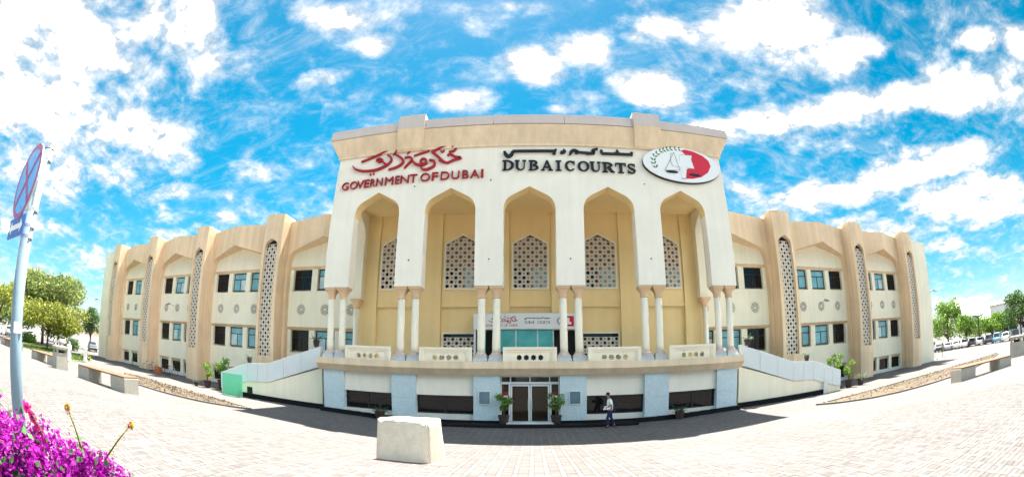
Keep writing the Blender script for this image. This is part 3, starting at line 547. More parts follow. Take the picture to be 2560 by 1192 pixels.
# ------------------------------------------------------------------ wings
BAY = 9.913; LW = [-20.31-BAY*k for k in range(4)]; RW = [19.33+BAY*k for k in range(3)]
def wings():
    hb = (BAY-2.0)/2; prow = lambda x: 29.6-.95*(1-abs(x)/hb)
    par = arch_wall([0], arch(hb-.3, 10.1, 12.0, 11.15, .86), -hb, hb, 0, 13.72, prow, 30.25, back=False)
    par_o = par.mesh('bay_parapet', 'tan')
    w = hb-.3
    tymp = MB().box(-w,w,30.12,30.62,10.12,12.2); tb = MB().prismx([(30.3,9.88),(30.12,10.118),(30.6,10.118),(30.6,9.88)],-w,w)
    span = MB().box(-w,w,30.05,30.62,5.42,8.16); spb = MB().prismx([(30.32,5.20),(30.06,5.418),(30.6,5.418),(30.6,5.20)],-w,w)
    low = MB().box(-w,w,30.05,30.62,1.74,3.46); foot = MB().box(-w,w,30.02,30.62,0,.44)
    post = MB().box(-.28,.28,30.12,30.6,0,1)
    meshes = {}
    def sh(n, mb, m):
        me = mb.mesh(n, m); bm = bmesh.new(); bm.from_mesh(me); bmesh.ops.recalc_face_normals(bm, faces=bm.faces); bm.to_mesh(me); bm.free(); return me
    me_par = sh('bay_parapet', par, 'tan'); me_t = sh('tympanum', tymp, 'cream'); me_tb = sh('window_head', tb, 'tan'); me_s = sh('spandrel_panel', span, 'cream'); me_sb = sh('window_head', spb, 'tan'); me_l = sh('lower_panel', low, 'cream'); me_f = sh('bay_foot', foot, 'pale')
    def wmesh(ww, hh, lowrow):
        a = ww/2; f = MB(); b = .07
        f.box(-a,a,0,.09,hh-b,hh).box(-a,a,0,.09,0,b).box(-a,-a+b,0,.09,b,hh-b).box(a-b,a,0,.09,b,hh-b)
        tz = hh*.64
        if not lowrow: f.box(-a+b,a-b,.01,.08,tz,tz+.06).box(-.035,.035,.01,.08,b,tz); panes = [(-a+b,a-b,tz+.06,hh-b),(-a+b,-.035,b,tz),(.035,a-b,b,tz)]
        else: f.box(-.03,.03,.01,.08,b,hh-b); panes = [(-a+b,-.03,b,hh-b),(.03,a-b,b,hh-b)]
        return sh('window', f, 'frame'), [(q, MB().box(q[0],q[1],.04,.055,q[2],q[3])) for q in panes]
    rows = []
    for (z, hh, lr) in ((8.30,1.56,False),(3.58,1.60,False),(.46,1.02,True)):
        fm, pn = wmesh(1.84, hh, lr); rows.append((z, hh, lr, fm, [{m: sh('pane', mb, m) for m in ('gdark','gcurt','gcurtw')} for q, mb in pn]))
    ros = MB()
    for k in range(8):
        a = 2*math.pi*k/8; c, s = math.cos(a), math.sin(a)
        ring = [(.27+.10*math.cos(t), .085*math.sin(t)) for t in [2*math.pi*j/8 for j in range(8)]]; inn = [(.27+.06*math.cos(t), .045*math.sin(t)) for t in [2*math.pi*j/8 for j in range(8)]]
        for j in range(8):
            j2 = (j+1)%8; pts = [ring[j],ring[j2],inn[j2],inn[j]]; ros.quad(*[(x*c-z*s, 30.015, x*s+z*c) for x,z in pts]); ros.quad(*[(x*c-z*s, yy, x*s+z*c) for (x,z),yy in ((ring[j],30.015),(ring[j2],30.015),(ring[j2],30.05),(ring[j],30.05))])
    for r0, r1 in ((.155,.115),(.40,.37)):
        for j in range(24):
            a, b = 2*math.pi*j/24, 2*math.pi*(j+1)/24; ros.quad(*[(r*math.cos(t),30.02,r*math.sin(t)) for r,t in ((r0,a),(r0,b),(r1,b),(r1,a))])
    me_r = ros.mesh('rosette','rosette')
    me_post1 = sh('mullion_post', MB().box(-.27,.27,30.10,30.6,8.16,9.88), 'cream'); me_post2 = sh('mullion_post', MB().box(-.27,.27,30.10,30.6,3.46,5.20), 'cream'); me_post3 = sh('mullion_post', MB().box(-.27,.27,30.10,30.6,.44,1.74), 'cream')
    me_sides = [(sx, sh('window_jamb', MB().box(*sorted((sx*w,sx*3.33)),30.10,30.6,a,b), 'cream')) for sx in (-1,1) for a,b in ((8.16,9.88),(3.46,5.2),(.44,1.74))]
    me_h3 = sh('window_head', MB().box(-w,w,30.3,30.6,1.48,1.742), 'tan')
    centres = [LW[0]+BAY/2]+[LW[k]-BAY/2 for k in range(3)]+[RW[0]-BAY/2]+[RW[k]+BAY/2 for k in range(2)]
    rnd = random.Random(3)
    for xc in centres:
        near = abs(xc) < 16; L = (xc,0,0)
        link('bay_parapet', me_par, B, L); link('tympanum', me_t, B, L); link('window_head', me_tb, B, L)
        s = link('spandrel_panel', me_s, B, L); link('window_head', me_sb, B, L); link('lower_panel', me_l, B, L); link('bay_foot', me_f, B, L); [link('window_jamb', q[1], B, L) for q in me_sides]; link('window_head', me_h3, B, L)
        for dx in (-2.3,0,2.3): link('rosette', me_r, s, (dx,0,6.75))
        for dx in (-1.2,1.2):
            for m in (me_post1, me_post2, me_post3): link('mullion_post', m, B, (xc+dx,0,0))
        far = -1 if xc < 0 else 1
        for (z, hh, lr, fm, pn) in rows:
            if lr and near: continue
            for j, dx in enumerate((-2.4,0,2.4)):
                o = link('window', fm, B, (xc+dx, 30.38, z))
                for i, d in enumerate(pn):
                    if lr or dx*far > 0: m = 'gdark'
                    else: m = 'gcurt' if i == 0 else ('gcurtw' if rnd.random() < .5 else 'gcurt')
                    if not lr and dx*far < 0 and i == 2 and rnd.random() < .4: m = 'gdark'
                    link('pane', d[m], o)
    # buttresses with tall lattice niches
    bp = lambda x: 28.30-.22*(1-abs(x))
    niche = arch(.68, 11.3, 12.05, 11.70, .75, 3)
    me_b = sh('buttress', arch_wall([0], niche, -1, 1, 0, 14.05, bp, 30.2, zo=2.95, back=False), 'tan')
    lat = lattice(-.68,.68,2.95,11.9,.27,28.47,28.52,lambda cx,cz,s: cz < 11.3+.7*(1-abs(cx)/.68)); me_lat = lat.mesh('lattice','screen')
    me_bk = sh('niche_back', MB().box(-.70,.70,28.60,28.64,2.9,12.1), 'dark')
    for x in LW+RW:
        o = link('buttress', me_b, B, (x,0,0)); link('lattice', me_lat, o); link('niche_back', me_bk, o)
    # end walls and the mass behind
    P('end_wall', MB().box(-56.0, LW[-1]-.98, 29.55, 48, 0, 13.7), 'cream'); P('end_wall', MB().box(RW[-1]+.98, 45.2, 29.55, 48, 0, 13.7), 'cream')
    P('wing_block', MB().box(LW[-1]-1, XC-11.59, 30.6, 48, 0, 13.4), 'cream'); P('wing_block', MB().box(XC+11.59, RW[-1]+1, 30.6, 48, 0, 13.4), 'cream')
wings()
def stair_walls():
    for s in (-1,1):
        X = lambda x: XC+s*(x+.2); top = [(11.55,3.72),(15.7,2.47),(17.55,2.36),(20.4,1.52)]; bot = [(20.4,.45),(18.6,.86),(17.55,1.20),(15.7,1.30),(11.55,2.58)]
        w = P('stair_wall', MB().prism([(X(x),z) for x,z in [(11.45,0)]+[(11.45,2.5)]+bot[::-1][1:]+[(20.4,0)]], 22.96, 23.2), 'cream')
        def lerp(pts, x):
            for (a, za), (b, zb) in zip(pts, pts[1:]):
                if a <= x <= b: return za+(zb-za)*(x-a)/(b-a)
            return pts[-1][1]
        xs = [11.55,12.95,14.35,15.7,16.62,17.55,18.6,19.5,20.4]
        for a, b in zip(xs, xs[1:]):
            a, b = a+.008, b-.008; P('parapet_slab', MB().prism([(X(a),lerp(top,a)),(X(b),lerp(top,b)),(X(b),lerp(bot[::-1],b)),(X(a),lerp(bot[::-1],a))], 22.88, 23.22), 'palegranite', w, bevel=.012)
        P('rear_parapet', MB().prism([(X(x),z) for x,z in top+bot], 25.6, 25.9), 'palegranite', w)
        st = MB()
        n = 18
        for k in range(n):
            x0, x1 = 11.55+k*.49, 11.55+(k+1)*.49; st.box(*sorted((X(x0),X(x1))), 23.22, 25.6, 0, max(.2, 3.05-.165*(k+1)))
        P('stairs', st, 'granite', w)
        k = MB()
        for j in range(12): x0, x1 = 11.4+j*.6, 11.4+(j+1)*.6; k.box(*sorted((X(x0),X(x1))), 22.80, 22.958, -.1, .44)
        P('black_plinth', k, 'plinth', w)
        P('stair_post', MB().box(*sorted((X(18.5),X(18.85))), 22.72, 22.95, .1, .95), 'pale', w)
    P('vent_opening', MB().box(-18.1,-17.6,22.935,22.957,.45,.85), 'dark')
stair_walls()

# ------------------------------------------------------------------ signs on the portico
RED=[[(-10.8, 14.32, 0.035), (-10.54, 14.04, 0.094), (-9.97, 13.85, 0.117), (-9.27, 13.82, 0.129), (-8.75, 13.94, 0.129), (-8.37, 14.14, 0.117), (-8.21, 14.41, 0.105), (-8.34, 14.67, 0.082), (-8.53, 14.76, 0.059)], [(-10.22, 14.5, 0.094), (-9.22, 14.81, 0.117), (-8.31, 15.17, 0.082)], [(-9.21, 14.52, 0.117), (-8.98, 14.37, 0.14), (-8.82, 14.48, 0.105), (-9.04, 14.59, 0.105), (-9.18, 14.5, 0.094)], [(-8.82, 14.44, 0.082), (-8.58, 14.17, 0.094), (-8.37, 14.14, 0.07)], [(-8.15, 14.72, 0.047), (-7.98, 14.95, 0.082), (-7.9, 15.16, 0.082), (-7.92, 15.34, 0.117)], [(-7.99, 14.75, 0.082), (-7.59, 14.45, 0.117), (-7.45, 14.15, 0.129), (-7.78, 13.89, 0.117), (-8.32, 13.76, 0.094)], [(-7.27, 14.7, 0.047), (-7.0, 14.99, 0.082), (-6.91, 15.16, 0.082), (-6.91, 15.33, 0.117)], [(-7.39, 14.45, 0.082), (-7.11, 14.49, 0.105), (-6.92, 14.29, 0.105), (-7.2, 13.92, 0.105), (-7.33, 13.75, 0.059)], [(-6.92, 14.28, 0.094), (-6.67, 13.98, 0.117), (-6.25, 13.87, 0.117), (-5.95, 14.02, 0.105)], [(-6.82, 14.53, 0.07), (-6.36, 14.67, 0.094), (-5.9, 14.78, 0.059)], [(-6.51, 15.0, 0.082), (-6.45, 15.04, 0.082)], [(-6.33, 15.07, 0.082), (-6.25, 14.99, 0.082)], [(-6.4, 14.16, 0.094), (-6.26, 14.3, 0.105), (-6.06, 14.2, 0.105), (-6.1, 13.98, 0.094), (-6.32, 14.0, 0.094), (-6.4, 14.15, 0.094)], [(-5.87, 14.18, 0.094), (-5.59, 14.08, 0.129), (-5.54, 13.78, 0.117), (-5.91, 13.58, 0.129), (-6.22, 13.6, 0.094), (-6.35, 13.8, 0.07)], [(-5.8, 14.68, 0.105), (-5.05, 15.03, 0.129), (-4.51, 15.16, 0.117), (-4.57, 14.92, 0.059)], [(-5.74, 14.72, 0.129), (-5.37, 14.36, 0.129), (-4.97, 13.98, 0.117), (-4.72, 13.91, 0.105)], [(-4.82, 14.38, 0.059), (-4.66, 14.47, 0.129), (-4.36, 14.29, 0.105), (-4.04, 14.19, 0.14), (-4.43, 14.07, 0.117), (-4.84, 13.92, 0.105), (-5.28, 14.1, 0.07)], [(-4.76, 14.65, 0.059), (-4.48, 14.67, 0.105), (-4.32, 14.85, 0.07)], [(-5.24, 14.75, 0.07), (-5.14, 14.64, 0.07), (-5.02, 14.76, 0.07)], [(-9.51, 13.56, 0.105), (-9.43, 13.58, 0.105)], [(-9.29, 13.58, 0.105), (-9.21, 13.6, 0.105)]]
KUF=[[(-1.57, 14.64, 0.117), (-1.52, 14.46, 0.152), (-1.36, 14.3, 0.152), (-1.18, 14.41, 0.152), (-1.11, 14.63, 0.117)], [(-1.13, 14.64, 0.117), (1.22, 14.64, 0.117)], [(1.31, 14.76, 0.082), (1.22, 14.61, 0.129), (1.17, 14.42, 0.152)], [(1.54, 14.58, 0.152), (1.67, 14.55, 0.14), (1.79, 14.62, 0.117), (1.7, 14.74, 0.082)], [(2.07, 14.39, 0.07), (2.14, 14.6, 0.14), (2.33, 14.71, 0.129), (2.52, 14.59, 0.14), (2.36, 14.55, 0.117)], [(2.51, 14.59, 0.105), (3.24, 14.54, 0.105)], [(2.97, 14.52, 0.117), (3.45, 14.56, 0.129), (3.34, 14.72, 0.117), (3.66, 14.86, 0.094)], [(3.86, 14.79, 0.117), (3.88, 14.57, 0.117)], [(3.88, 14.55, 0.117), (5.67, 14.58, 0.117)], [(4.78, 14.84, 0.082), (4.79, 14.66, 0.14)], [(5.54, 14.64, 0.199), (5.7, 14.61, 0.199)], [(4.63, 14.59, 0.14), (4.92, 14.61, 0.14)]]
RP = [(8.75, 15.09), (9.01, 15.19), (9.56, 15.11), (10.16, 14.89), (10.53, 14.57), (10.61, 14.22), (10.35, 13.77), (9.82, 13.4), (9.24, 13.24), (8.75, 13.2), (8.83, 13.48), (8.77, 13.75), (9.07, 13.91), (9.42, 13.91), (9.34, 14.51), (9.43, 14.8), (9.01, 14.79)]
BLD = [(8.06, 14.8), (8.33, 14.83), (8.25, 14.32), (8.53, 14.35), (8.59, 14.75), (8.94, 14.78), (9.4, 14.8), (9.31, 14.5), (9.42, 13.91), (8.94, 13.97), (8.76, 13.23), (8.49, 13.21), (8.56, 13.93), (8.07, 13.96), (7.97, 14.23)]
LAU = [(7.0, 13.76), (6.9, 13.99), (6.87, 14.23), (6.96, 14.48), (7.12, 14.67), (7.34, 14.86), (7.55, 14.98), (7.77, 15.07), (8.01, 15.14), (8.29, 15.19), (8.56, 15.19)]
TRI = [(8.24, 14.89), (7.5, 13.63), (8.24, 14.89), (8.46, 13.72)]
PANS = [(7.94, 13.57), (9.38, 13.49)]
def ribbon(mb, pts, y0, y1):
    n = len(pts); Lp = []; Rp = []
    for i, (x, z, w) in enumerate(pts):
        a = pts[max(i-1,0)]; b = pts[min(i+1,n-1)]; d = Vector((b[0]-a[0], b[1]-a[1])); d = d.normalized() if d.length > 1e-6 else Vector((1,0)); nn = Vector((-d.y, d.x))*w*.62
        Lp.append((x+nn.x, z+nn.y)); Rp.append((x-nn.x, z-nn.y))
    for i in range(n-1):
        for A, Bq in ((Lp,Rp),):
            mb.quad((A[i][0],y0,A[i][1]),(A[i+1][0],y0,A[i+1][1]),(Bq[i+1][0],y0,Bq[i+1][1]),(Bq[i][0],y0,Bq[i][1]))
        for E_ in (Lp,Rp): mb.quad((E_[i][0],y0,E_[i][1]),(E_[i+1][0],y0,E_[i+1][1]),(E_[i+1][0],y1,E_[i+1][1]),(E_[i][0],y1,E_[i][1]))
    for i in (0,n-1): mb.quad((Lp[i][0],y0,Lp[i][1]),(Rp[i][0],y0,Rp[i][1]),(Rp[i][0],y1,Rp[i][1]),(Lp[i][0],y1,Lp[i][1]))
def smooth_stroke(st, k=4):
    out = []
    for i in range(len(st)-1):
        p = [st[max(i-1,0)], st[i], st[i+1], st[min(i+2,len(st)-1)]]
        for j in range(k):
            t = j/k; out.append(tuple(.5*(2*p[1][c]+(p[2][c]-p[0][c])*t+(2*p[0][c]-5*p[1][c]+4*p[2][c]-p[3][c])*t*t+(3*p[1][c]-p[0][c]-3*p[2][c]+p[3][c])*t**3) for c in range(3)))
    return out+[st[-1]]
def glyph_mesh(ch):
    cu = bpy.data.curves.new('glyph', 'FONT'); cu.body = ch; cu.size = 1; cu.extrude = .5; cu.offset = 0; ob = bpy.data.objects.new('glyph', cu); col.objects.link(ob)
    me = bpy.data.meshes.new_from_object(ob.evaluated_get(bpy.context.evaluated_depsgraph_get())); bpy.data.objects.remove(ob); bpy.data.curves.remove(cu); return me
def place_glyph(me, x0, x1, z0, z1, y0, y1):     # fit the glyph into a box on the wall
    xs = [v.co.x for v in me.vertices]; zs = [v.co.y for v in me.vertices]; ds = [v.co.z for v in me.vertices]
    ax, bx, az, bz, ad, bd = min(xs), max(xs), min(zs), max(zs), min(ds), max(ds)
    for v in me.vertices:
        c = v.co; v.co = (x0+(c.x-ax)/(bx-ax)*(x1-x0), y0+(bd-c.z)/(bd-ad)*(y1-y0), z0+(c.y-az)/(bz-az)*(z1-z0))
    me.flip_normals() if False else None
    return me
def serif(ch):
    g = []                                        # polygons in a 1 x 1 box
    rect = lambda a,b,c,d: g.append([(a,b),(c,b),(c,d),(a,d)])
    def ring(cx, cy, rx, ry, ix, iy, a0, a1, ox=0, n=14):
        for k in range(n):
            u, v = R(a0+(a1-a0)*k/n), R(a0+(a1-a0)*(k+1)/n)
            g.append([(cx+rx*math.cos(u),cy+ry*math.sin(u)),(cx+rx*math.cos(v),cy+ry*math.sin(v)),(cx+ox+ix*math.cos(v),cy+iy*math.sin(v)),(cx+ox+ix*math.cos(u),cy+iy*math.sin(u))])
    if ch == 'D': rect(.12,0,.34,1); rect(0,0,.4,.07); rect(0,.93,.4,1); ring(.38,.5,.62,.5,.37,.42,-90,90)
    if ch == 'U': rect(.1,.34,.33,1); rect(0,.93,.43,1); rect(.78,.34,.88,1); rect(.66,.93,1,1); ring(.49,.34,.39,.34,.22,.26,180,360,.06)
    if ch == 'B': rect(.12,0,.36,1); rect(0,0,.4,.07); rect(0,.93,.4,1); ring(.4,.75,.50,.25,.27,.17,-90,90); ring(.4,.27,.60,.27,.34,.19,-90,90)
    if ch == 'A': g.append([(.08,0),(.19,0),(.53,.86),(.45,1)]); g.append([(.45,1),(.57,1),(.93,0),(.68,0)]); rect(.27,.28,.72,.36); rect(0,0,.3,.06); rect(.6,0,1,.06)
    if ch == 'I': rect(.28,0,.72,1); rect(0,0,1,.07); rect(0,.93,1,1)
    if ch == 'C': ring(.52,.5,.52,.5,.28,.42,42,318,.02,20); rect(.86,.62,.95,.98)
    if ch == 'O': ring(.5,.5,.5,.5,.27,.42,0,360,0,26)
    if ch == 'R': rect(.12,0,.35,1); rect(0,0,.44,.07); rect(0,.93,.4,1); ring(.4,.73,.46,.27,.23,.18,-90,90); g.append([(.40,.5),(.62,.52),(.98,0),(.70,0)]); rect(.68,0,1,.07)
    if ch == 'T': rect(.37,0,.63,1); rect(.22,0,.78,.07); rect(0,.91,1,1); rect(0,.68,.09,.91); rect(.91,.68,1,.91)
    if ch == 'S': ring(.5,.74,.46,.26,.24,.17,30,250); ring(.5,.27,.48,.27,.25,.18,-160,80); g.append([(.30,.50),(.44,.62),(.72,.46),(.58,.34)]); rect(.84,.68,.92,.98); rect(.04,.02,.12,.34)
    return g
Z5 = lambda x: -11.30+(x-215)*(8.58/1350); Z6 = lambda x: -1.67+(x-140)*(7.42/1265)
def red_sign():
    s = empty('wall_lettering', (-7, Y0, 12.8)); tag(s, 'red Arabic calligraphy over red capitals reading GOVERNMENT OF DUBAI', 'lettering'); s.location = (0,0,0)
    for i, st in enumerate(RED):
        mb = MB(); ribbon(mb, smooth_stroke([(x,z+.13,w*.92) for x,z,w in st]), 22.60+.0012*i, 22.755); mb.build('calligraphy_stroke', 'red', s)
    boxes = [('G',215,285),('O',303,382),('V',376,448),('E',455,507),('R',518,566),('N',578,640),('M',666,746),('E',766,806),('N',816,896),('T',904,972),('O',1005,1092),('F',1110,1166),('D',1190,1266),('U',1286,1356),('B',1382,1438),('A',1452,1532),('I',1546,1566)]
    for ch, a, b in boxes:
        z = 12.84+(a-215)/1350*.20; me = place_glyph(glyph_mesh(ch), Z5(a), Z5(b), z, z+.50, 22.62, 22.755); me.materials.clear(); me.materials.append(M['red']); link('letter', me, s)
def black_sign():
    s = empty('wall_lettering', (2, Y0, 13.3)); s.location = (0,0,0); tag(s, 'black Kufic Arabic line over black serif capitals reading DUBAI COURTS', 'lettering')
    for i, st in enumerate(KUF):
        mb = MB(); ribbon(mb, smooth_stroke(st, 3), 22.61+.0012*i, 22.755); mb.build('calligraphy_stroke', 'black', s)
    for ch, a, b in [('D',138,248),('U',254,362),('B',384,478),('A',500,612),('I',636,692),('C',724,822),('O',845,956),('U',962,1068),('R',1078,1198),('T',1208,1312),('S',1325,1408)]:
        x0, x1 = Z6(a), Z6(b); z0 = 13.44-(a-140)/1265*.10; h = .62; mb = MB()
        for i, pg in enumerate(serif(ch)): mb.prism([(x0+(x1-x0)*u, z0+h*v) for u, v in pg], 22.62+.0008*(i%9), 22.755)
        P('letter', mb, 'black', s)
def emblem():
    s = empty('oval_emblem', (8.7, Y0, 13)); s.location = (0,0,0); tag(s, 'white oval emblem with red half, green laurel and white scales of justice', 'emblem')
    c, a, b = (8.73,14.12), 2.50, 1.14; ov = lambda k, f=1, dx=0, dz=0: (c[0]+dx+a*f*math.cos(2*math.pi*k/48), c[1]+dz+b*f*math.sin(2*math.pi*k/48)-.02*math.cos(2*math.pi*k/48))
    P('emblem_rim_shadow', MB().prism([ov(k,1.0,-.02,-.05) for k in range(48)], 22.60, 22.755), 'black', s)  # black rim, dropped lower so it also draws the disc's shadow
    P('emblem_disc', MB().prism([ov(k) for k in range(48)], 22.54, 22.598), 'signwhite', s)
    P('red_field', MB().prism(RP, 22.532, 22.5395), 'emblemred', s)
    cx = sum(p[0] for p in BLD)/len(BLD); cz = sum(p[1] for p in BLD)/len(BLD)
    P('court_outline', MB().prism([(cx+(x-cx)*1.05, cz+(z-cz)*1.05) for x,z in BLD], 22.527, 22.5315), 'linegrey', s); P('court_shape', MB().prism(BLD, 22.522, 22.5265), 'signwhite', s)
    mb = MB()
    for q in ((0,1),(2,3)): ribbon(mb, [(*TRI[q[0]],.025),(*TRI[q[1]],.025)], 22.515+.001*q[0], 22.52)
    ribbon(mb, [(7.5,13.63,.02),(8.46,13.72,.02)], 22.5145, 22.52)
    mb.build('balance_beam', 'linegrey', s)
    for x, z in PANS: P('scale_pan', MB().prism([(x+.40*math.cos(t), z+.09*math.sin(t)) for t in [2*math.pi*k/20 for k in range(20)]], 22.508, 22.513), 'black', s)
    for i, (x, z) in enumerate(LAU):
        p = LAU[min(i+1,len(LAU)-1)] if i < len(LAU)-1 else LAU[i]; q = LAU[max(i-1,0)]; d = Vector((p[0]-q[0], p[1]-q[1])).normalized()
        for sd in (-1,1):
            t = (d+Vector((-d.y,d.x))*sd*.9).normalized(); nn = Vector((-t.y,t.x)); e = Vector((x,z))
            P('laurel_leaf', MB().prism([tuple(e), tuple(e+t*.12+nn*.055), tuple(e+t*.27), tuple(e+t*.12-nn*.055)], 22.53+.0005*i+.0003*sd, 22.5398), 'leafgreen', s)
red_sign(); black_sign(); emblem()
def entrance_board():
    y = 26.84; s = MB().box(-3.64, 2.84, y, y+.05, 5.13, 6.055).build('entrance_sign_board', 'signwhite'); tag(s, 'white sign board with small red and black lettering above the teal glass doors', 'sign')
    def small(strokes, x0, x1, z0, z1, m, name):
        xs = [p[0] for st in strokes for p in st]; zs = [p[1] for st in strokes for p in st]; fx = (x1-x0)/(max(xs)-min(xs)); fz = (z1-z0)/(max(zs)-min(zs)); mb = MB()
        for i, st in enumerate(strokes): ribbon(mb, [(x0+(p[0]-min(xs))*fx, z0+(p[1]-min(zs))*fz, p[2]*fx*1.25) for p in st], y-.006-.0004*i, y-.001)
        mb.build(name, m, s)
    small(RED, -2.75, -1.0, 5.50, 5.95, 'red', 'printed_calligraphy'); small(KUF, -.55, 1.0, 5.70, 5.86, 'black', 'printed_calligraphy')
    def words(t, x0, x1, z0, h, m):
        w = (x1-x0)/len(t); mb = MB()
        for i, ch in enumerate(t):
            if ch == ' ': continue
            me = place_glyph(glyph_mesh(ch), x0+i*w+.06*w, x0+i*w+w*(.94 if ch != 'I' else .4), z0, z0+h, y-.006, y-.001); me.materials.clear(); me.materials.append(M[m]); link('printed_letter', me, s)
    words('GOVERNMENT OF DUBAI', -2.9, -.95, 5.30, .13, 'red'); words('DUBAI COURTS', -.55, 1.0, 5.46, .16, 'black')
    cx, cz = 1.85, 5.62; P('printed_laurel', MB().prism([(cx+(.50 if k%2 else .40)*math.cos(t), cz+(.34 if k%2 else .27)*math.sin(t)) for k,t in enumerate([R(95+150*j/13) for j in range(14)])]+[(cx+.36*math.cos(t), cz+.24*math.sin(t)) for t in [R(245-150*j/9) for j in range(10)]], y-.004, y-.001), 'linegrey', s)
    P('printed_red_field', MB().prism([(cx,cz-.32),(cx+.58,cz-.32),(cx+.58,cz+.3),(cx,cz+.3)], y-.004, y-.001), 'emblemred', s); P('printed_court', MB().prism([(cx+.1,cz-.2),(cx+.42,cz-.2),(cx+.42,cz-.05),(cx+.32,cz-.05),(cx+.32,cz+.2),(cx+.16,cz+.2),(cx+.16,cz-.05),(cx+.1,cz-.05)], y-.007, y-.0045), 'signwhite', s)
entrance_board()

# ------------------------------------------------------------------ plants
def leaf_cloud(blobs, n, size, seed, flat=.0, aspect=.55):
    rnd = random.Random(seed); mb = MB(); tot = sum(b[3]**2 for b in blobs)
    for (cx,cy,cz,r,*sq) in blobs:
        sz = sq[0] if sq else .75
        for _ in range(int(n*r*r/tot)):
            d = Vector((rnd.gauss(0,1), rnd.gauss(0,1), rnd.gauss(0,1))).normalized()*(rnd.random()**.42)*r*(1+rnd.uniform(-.12,.18)); c = Vector((cx+d.x, cy+d.y, cz+d.z*sz))
            a = Vector((rnd.gauss(0,1), rnd.gauss(0,1), rnd.gauss(0,1)*(1-flat))).normalized(); b = a.cross(Vector((rnd.gauss(0,1), rnd.gauss(0,1), rnd.gauss(0,1)))).normalized(); s = size*rnd.uniform(.6,1.35)
            mb.quad(c-a*s*.5, c+b*s*aspect*.5, c+a*s*.5, c-b*s*aspect*.5)
    return mb
def tree(loc, h, r, m, seed, n, leaf, label, group, trunk_h=None, squash=.7, spread=1.0, blobs=None):
    rnd = random.Random(seed); o = empty('tree', loc); tag(o, label, 'tree', group); th = trunk_h or h*.35; t = MB(); t.tube([(0,0,-.1),(.05,0,th*.5),(.0,.1,th),(.1,.05,h*.6)], [.03*h, .024*h, .02*h, .008*h], 8); bl = []
    nb = 11
    for k in range(nb):
        a = 2*math.pi*k/nb+rnd.uniform(-.3,.3); q = r*rnd.uniform(.45,.78)*spread; z = th+(h-th)*rnd.uniform(.18,.72); e = (q*math.cos(a), q*math.sin(a), z); bl.append((*e, r*rnd.uniform(.26,.44), squash))
        t.tube([(0,.05,th*rnd.uniform(.7,1)), (e[0]*.5,e[1]*.5,th+(z-th)*.6), e], [.012*h,.008*h,.003*h], 6)
    for k in range(4): a = rnd.uniform(0,6.28); bl.append((r*.3*math.cos(a), r*.3*math.sin(a), h-r*.35*rnd.uniform(.8,1.6), r*rnd.uniform(.28,.4), squash))
    t.build('trunk', 'bark', o, smooth=True); c = leaf_cloud(bl, n, leaf, seed+1).build('crown', m, o); return o
def polar(az, d): return (d*math.sin(R(az)), d*math.cos(R(az)))
def at(az, d): x, y = polar(az, d); return (x, y, gz(x, y))
G1 = 'trees beside the car park on the signpost side'; G2 = 'trees along the row of parked cars'
tree(at(-70.6,58), 5.7, 6.2, 'leafA', 11, 9500, .36, 'low spreading yellow-green tree with dark trunk on the lawn behind the benches', G1, trunk_h=2.3, squash=.42)
tree(at(-71.4,76), 11.6, 8.2, 'leafG', 15, 22000, .48, 'tall loose grey-green tree rising behind the low yellow-green tree', G1, trunk_h=3.6, squash=.7)
tree(at(-78.8,66), 7.6, 5.6, 'leafA', 12, 6500, .38, 'yellow-green tree cut by the picture edge behind the sign pole', G1, trunk_h=2.2, squash=.62)
tree(at(-75.2,92), 6.6, 6.4, 'leafB', 13, 4600, .5, 'dark green tree low behind the sign pole and the far bench', G1, trunk_h=1.4, squash=.5)
tree(at(-67.6,104), 5.4, 6.0, 'leafB', 16, 4200, .5, 'dark green tree low behind the white-robed men', G1, trunk_h=1.2, squash=.5)
tree(at(-63.6,84), 7.4, 2.4, 'leafB', 14, 2200, .40, 'narrow dark tree between the white-robed men and the corner of the building', G1, squash=1.1)
tree(at(59.3,92), 9.8, 5.0, 'leafC', 21, 4200, .5, 'large bright green tree next to the corner of the building by the parked cars', G2, trunk_h=2.2, squash=.9)
tree(at(62.3,88), 6.4, 2.9, 'leafC', 22, 2200, .45, 'small lime green tree between the large bright tree and the palm', G2, squash=.9)
tree(at(66.6,96), 6.0, 4.6, 'leafC', 23, 3200, .5, 'low rounded green tree just past the palm', G2, trunk_h=1.6)
tree(at(71.2,90), 8.8, 4.0, 'leafB', 24, 3000, .5, 'dark green tree in front of the white block at the end of the car row', G2, trunk_h=2.4)
tree(at(64.6,112), 6.6, 6.0, 'leafC', 26, 3600, .5, 'wide green tree behind the date palm', G2, trunk_h=1.4, squash=.6)
tree(at(69.2,104), 4.8, 3.6, 'leafB', 25, 2000, .5, 'low dark green tree behind the last parked cars', G2, trunk_h=1.4)
def frond(mb, base, az, L, droop, nleaf, lw, rnd, curve=1.0):
    pts = []; d = Vector((math.cos(az), math.sin(az), 0))
    for i in range(7): t = i/6; pts.append(Vector(base)+d*L*t*(1-.15*t)+Vector((0,0,L*(.55*t*curve-droop*t*t))))
    mb.tube(pts, [.012*L*(1-.8*i/6) for i in range(7)], 4, False)
    for i in range(nleaf):
        t = .12+.86*i/nleaf; k = min(5,int(t*6)); f = t*6-k; p = pts[k].lerp(pts[k+1], f); tg = (pts[k+1]-pts[k]).normalized(); sd = tg.cross(Vector((0,0,1))).normalized()
        for s in (-1,1):
            l = L*.34*(1-.55*t)*rnd.uniform(.85,1.1); e = p+sd*s*l*.75+tg*l*.6+Vector((0,0,-l*.35)); mb.quad(p, p+tg*lw, e+tg*lw*.2, e)
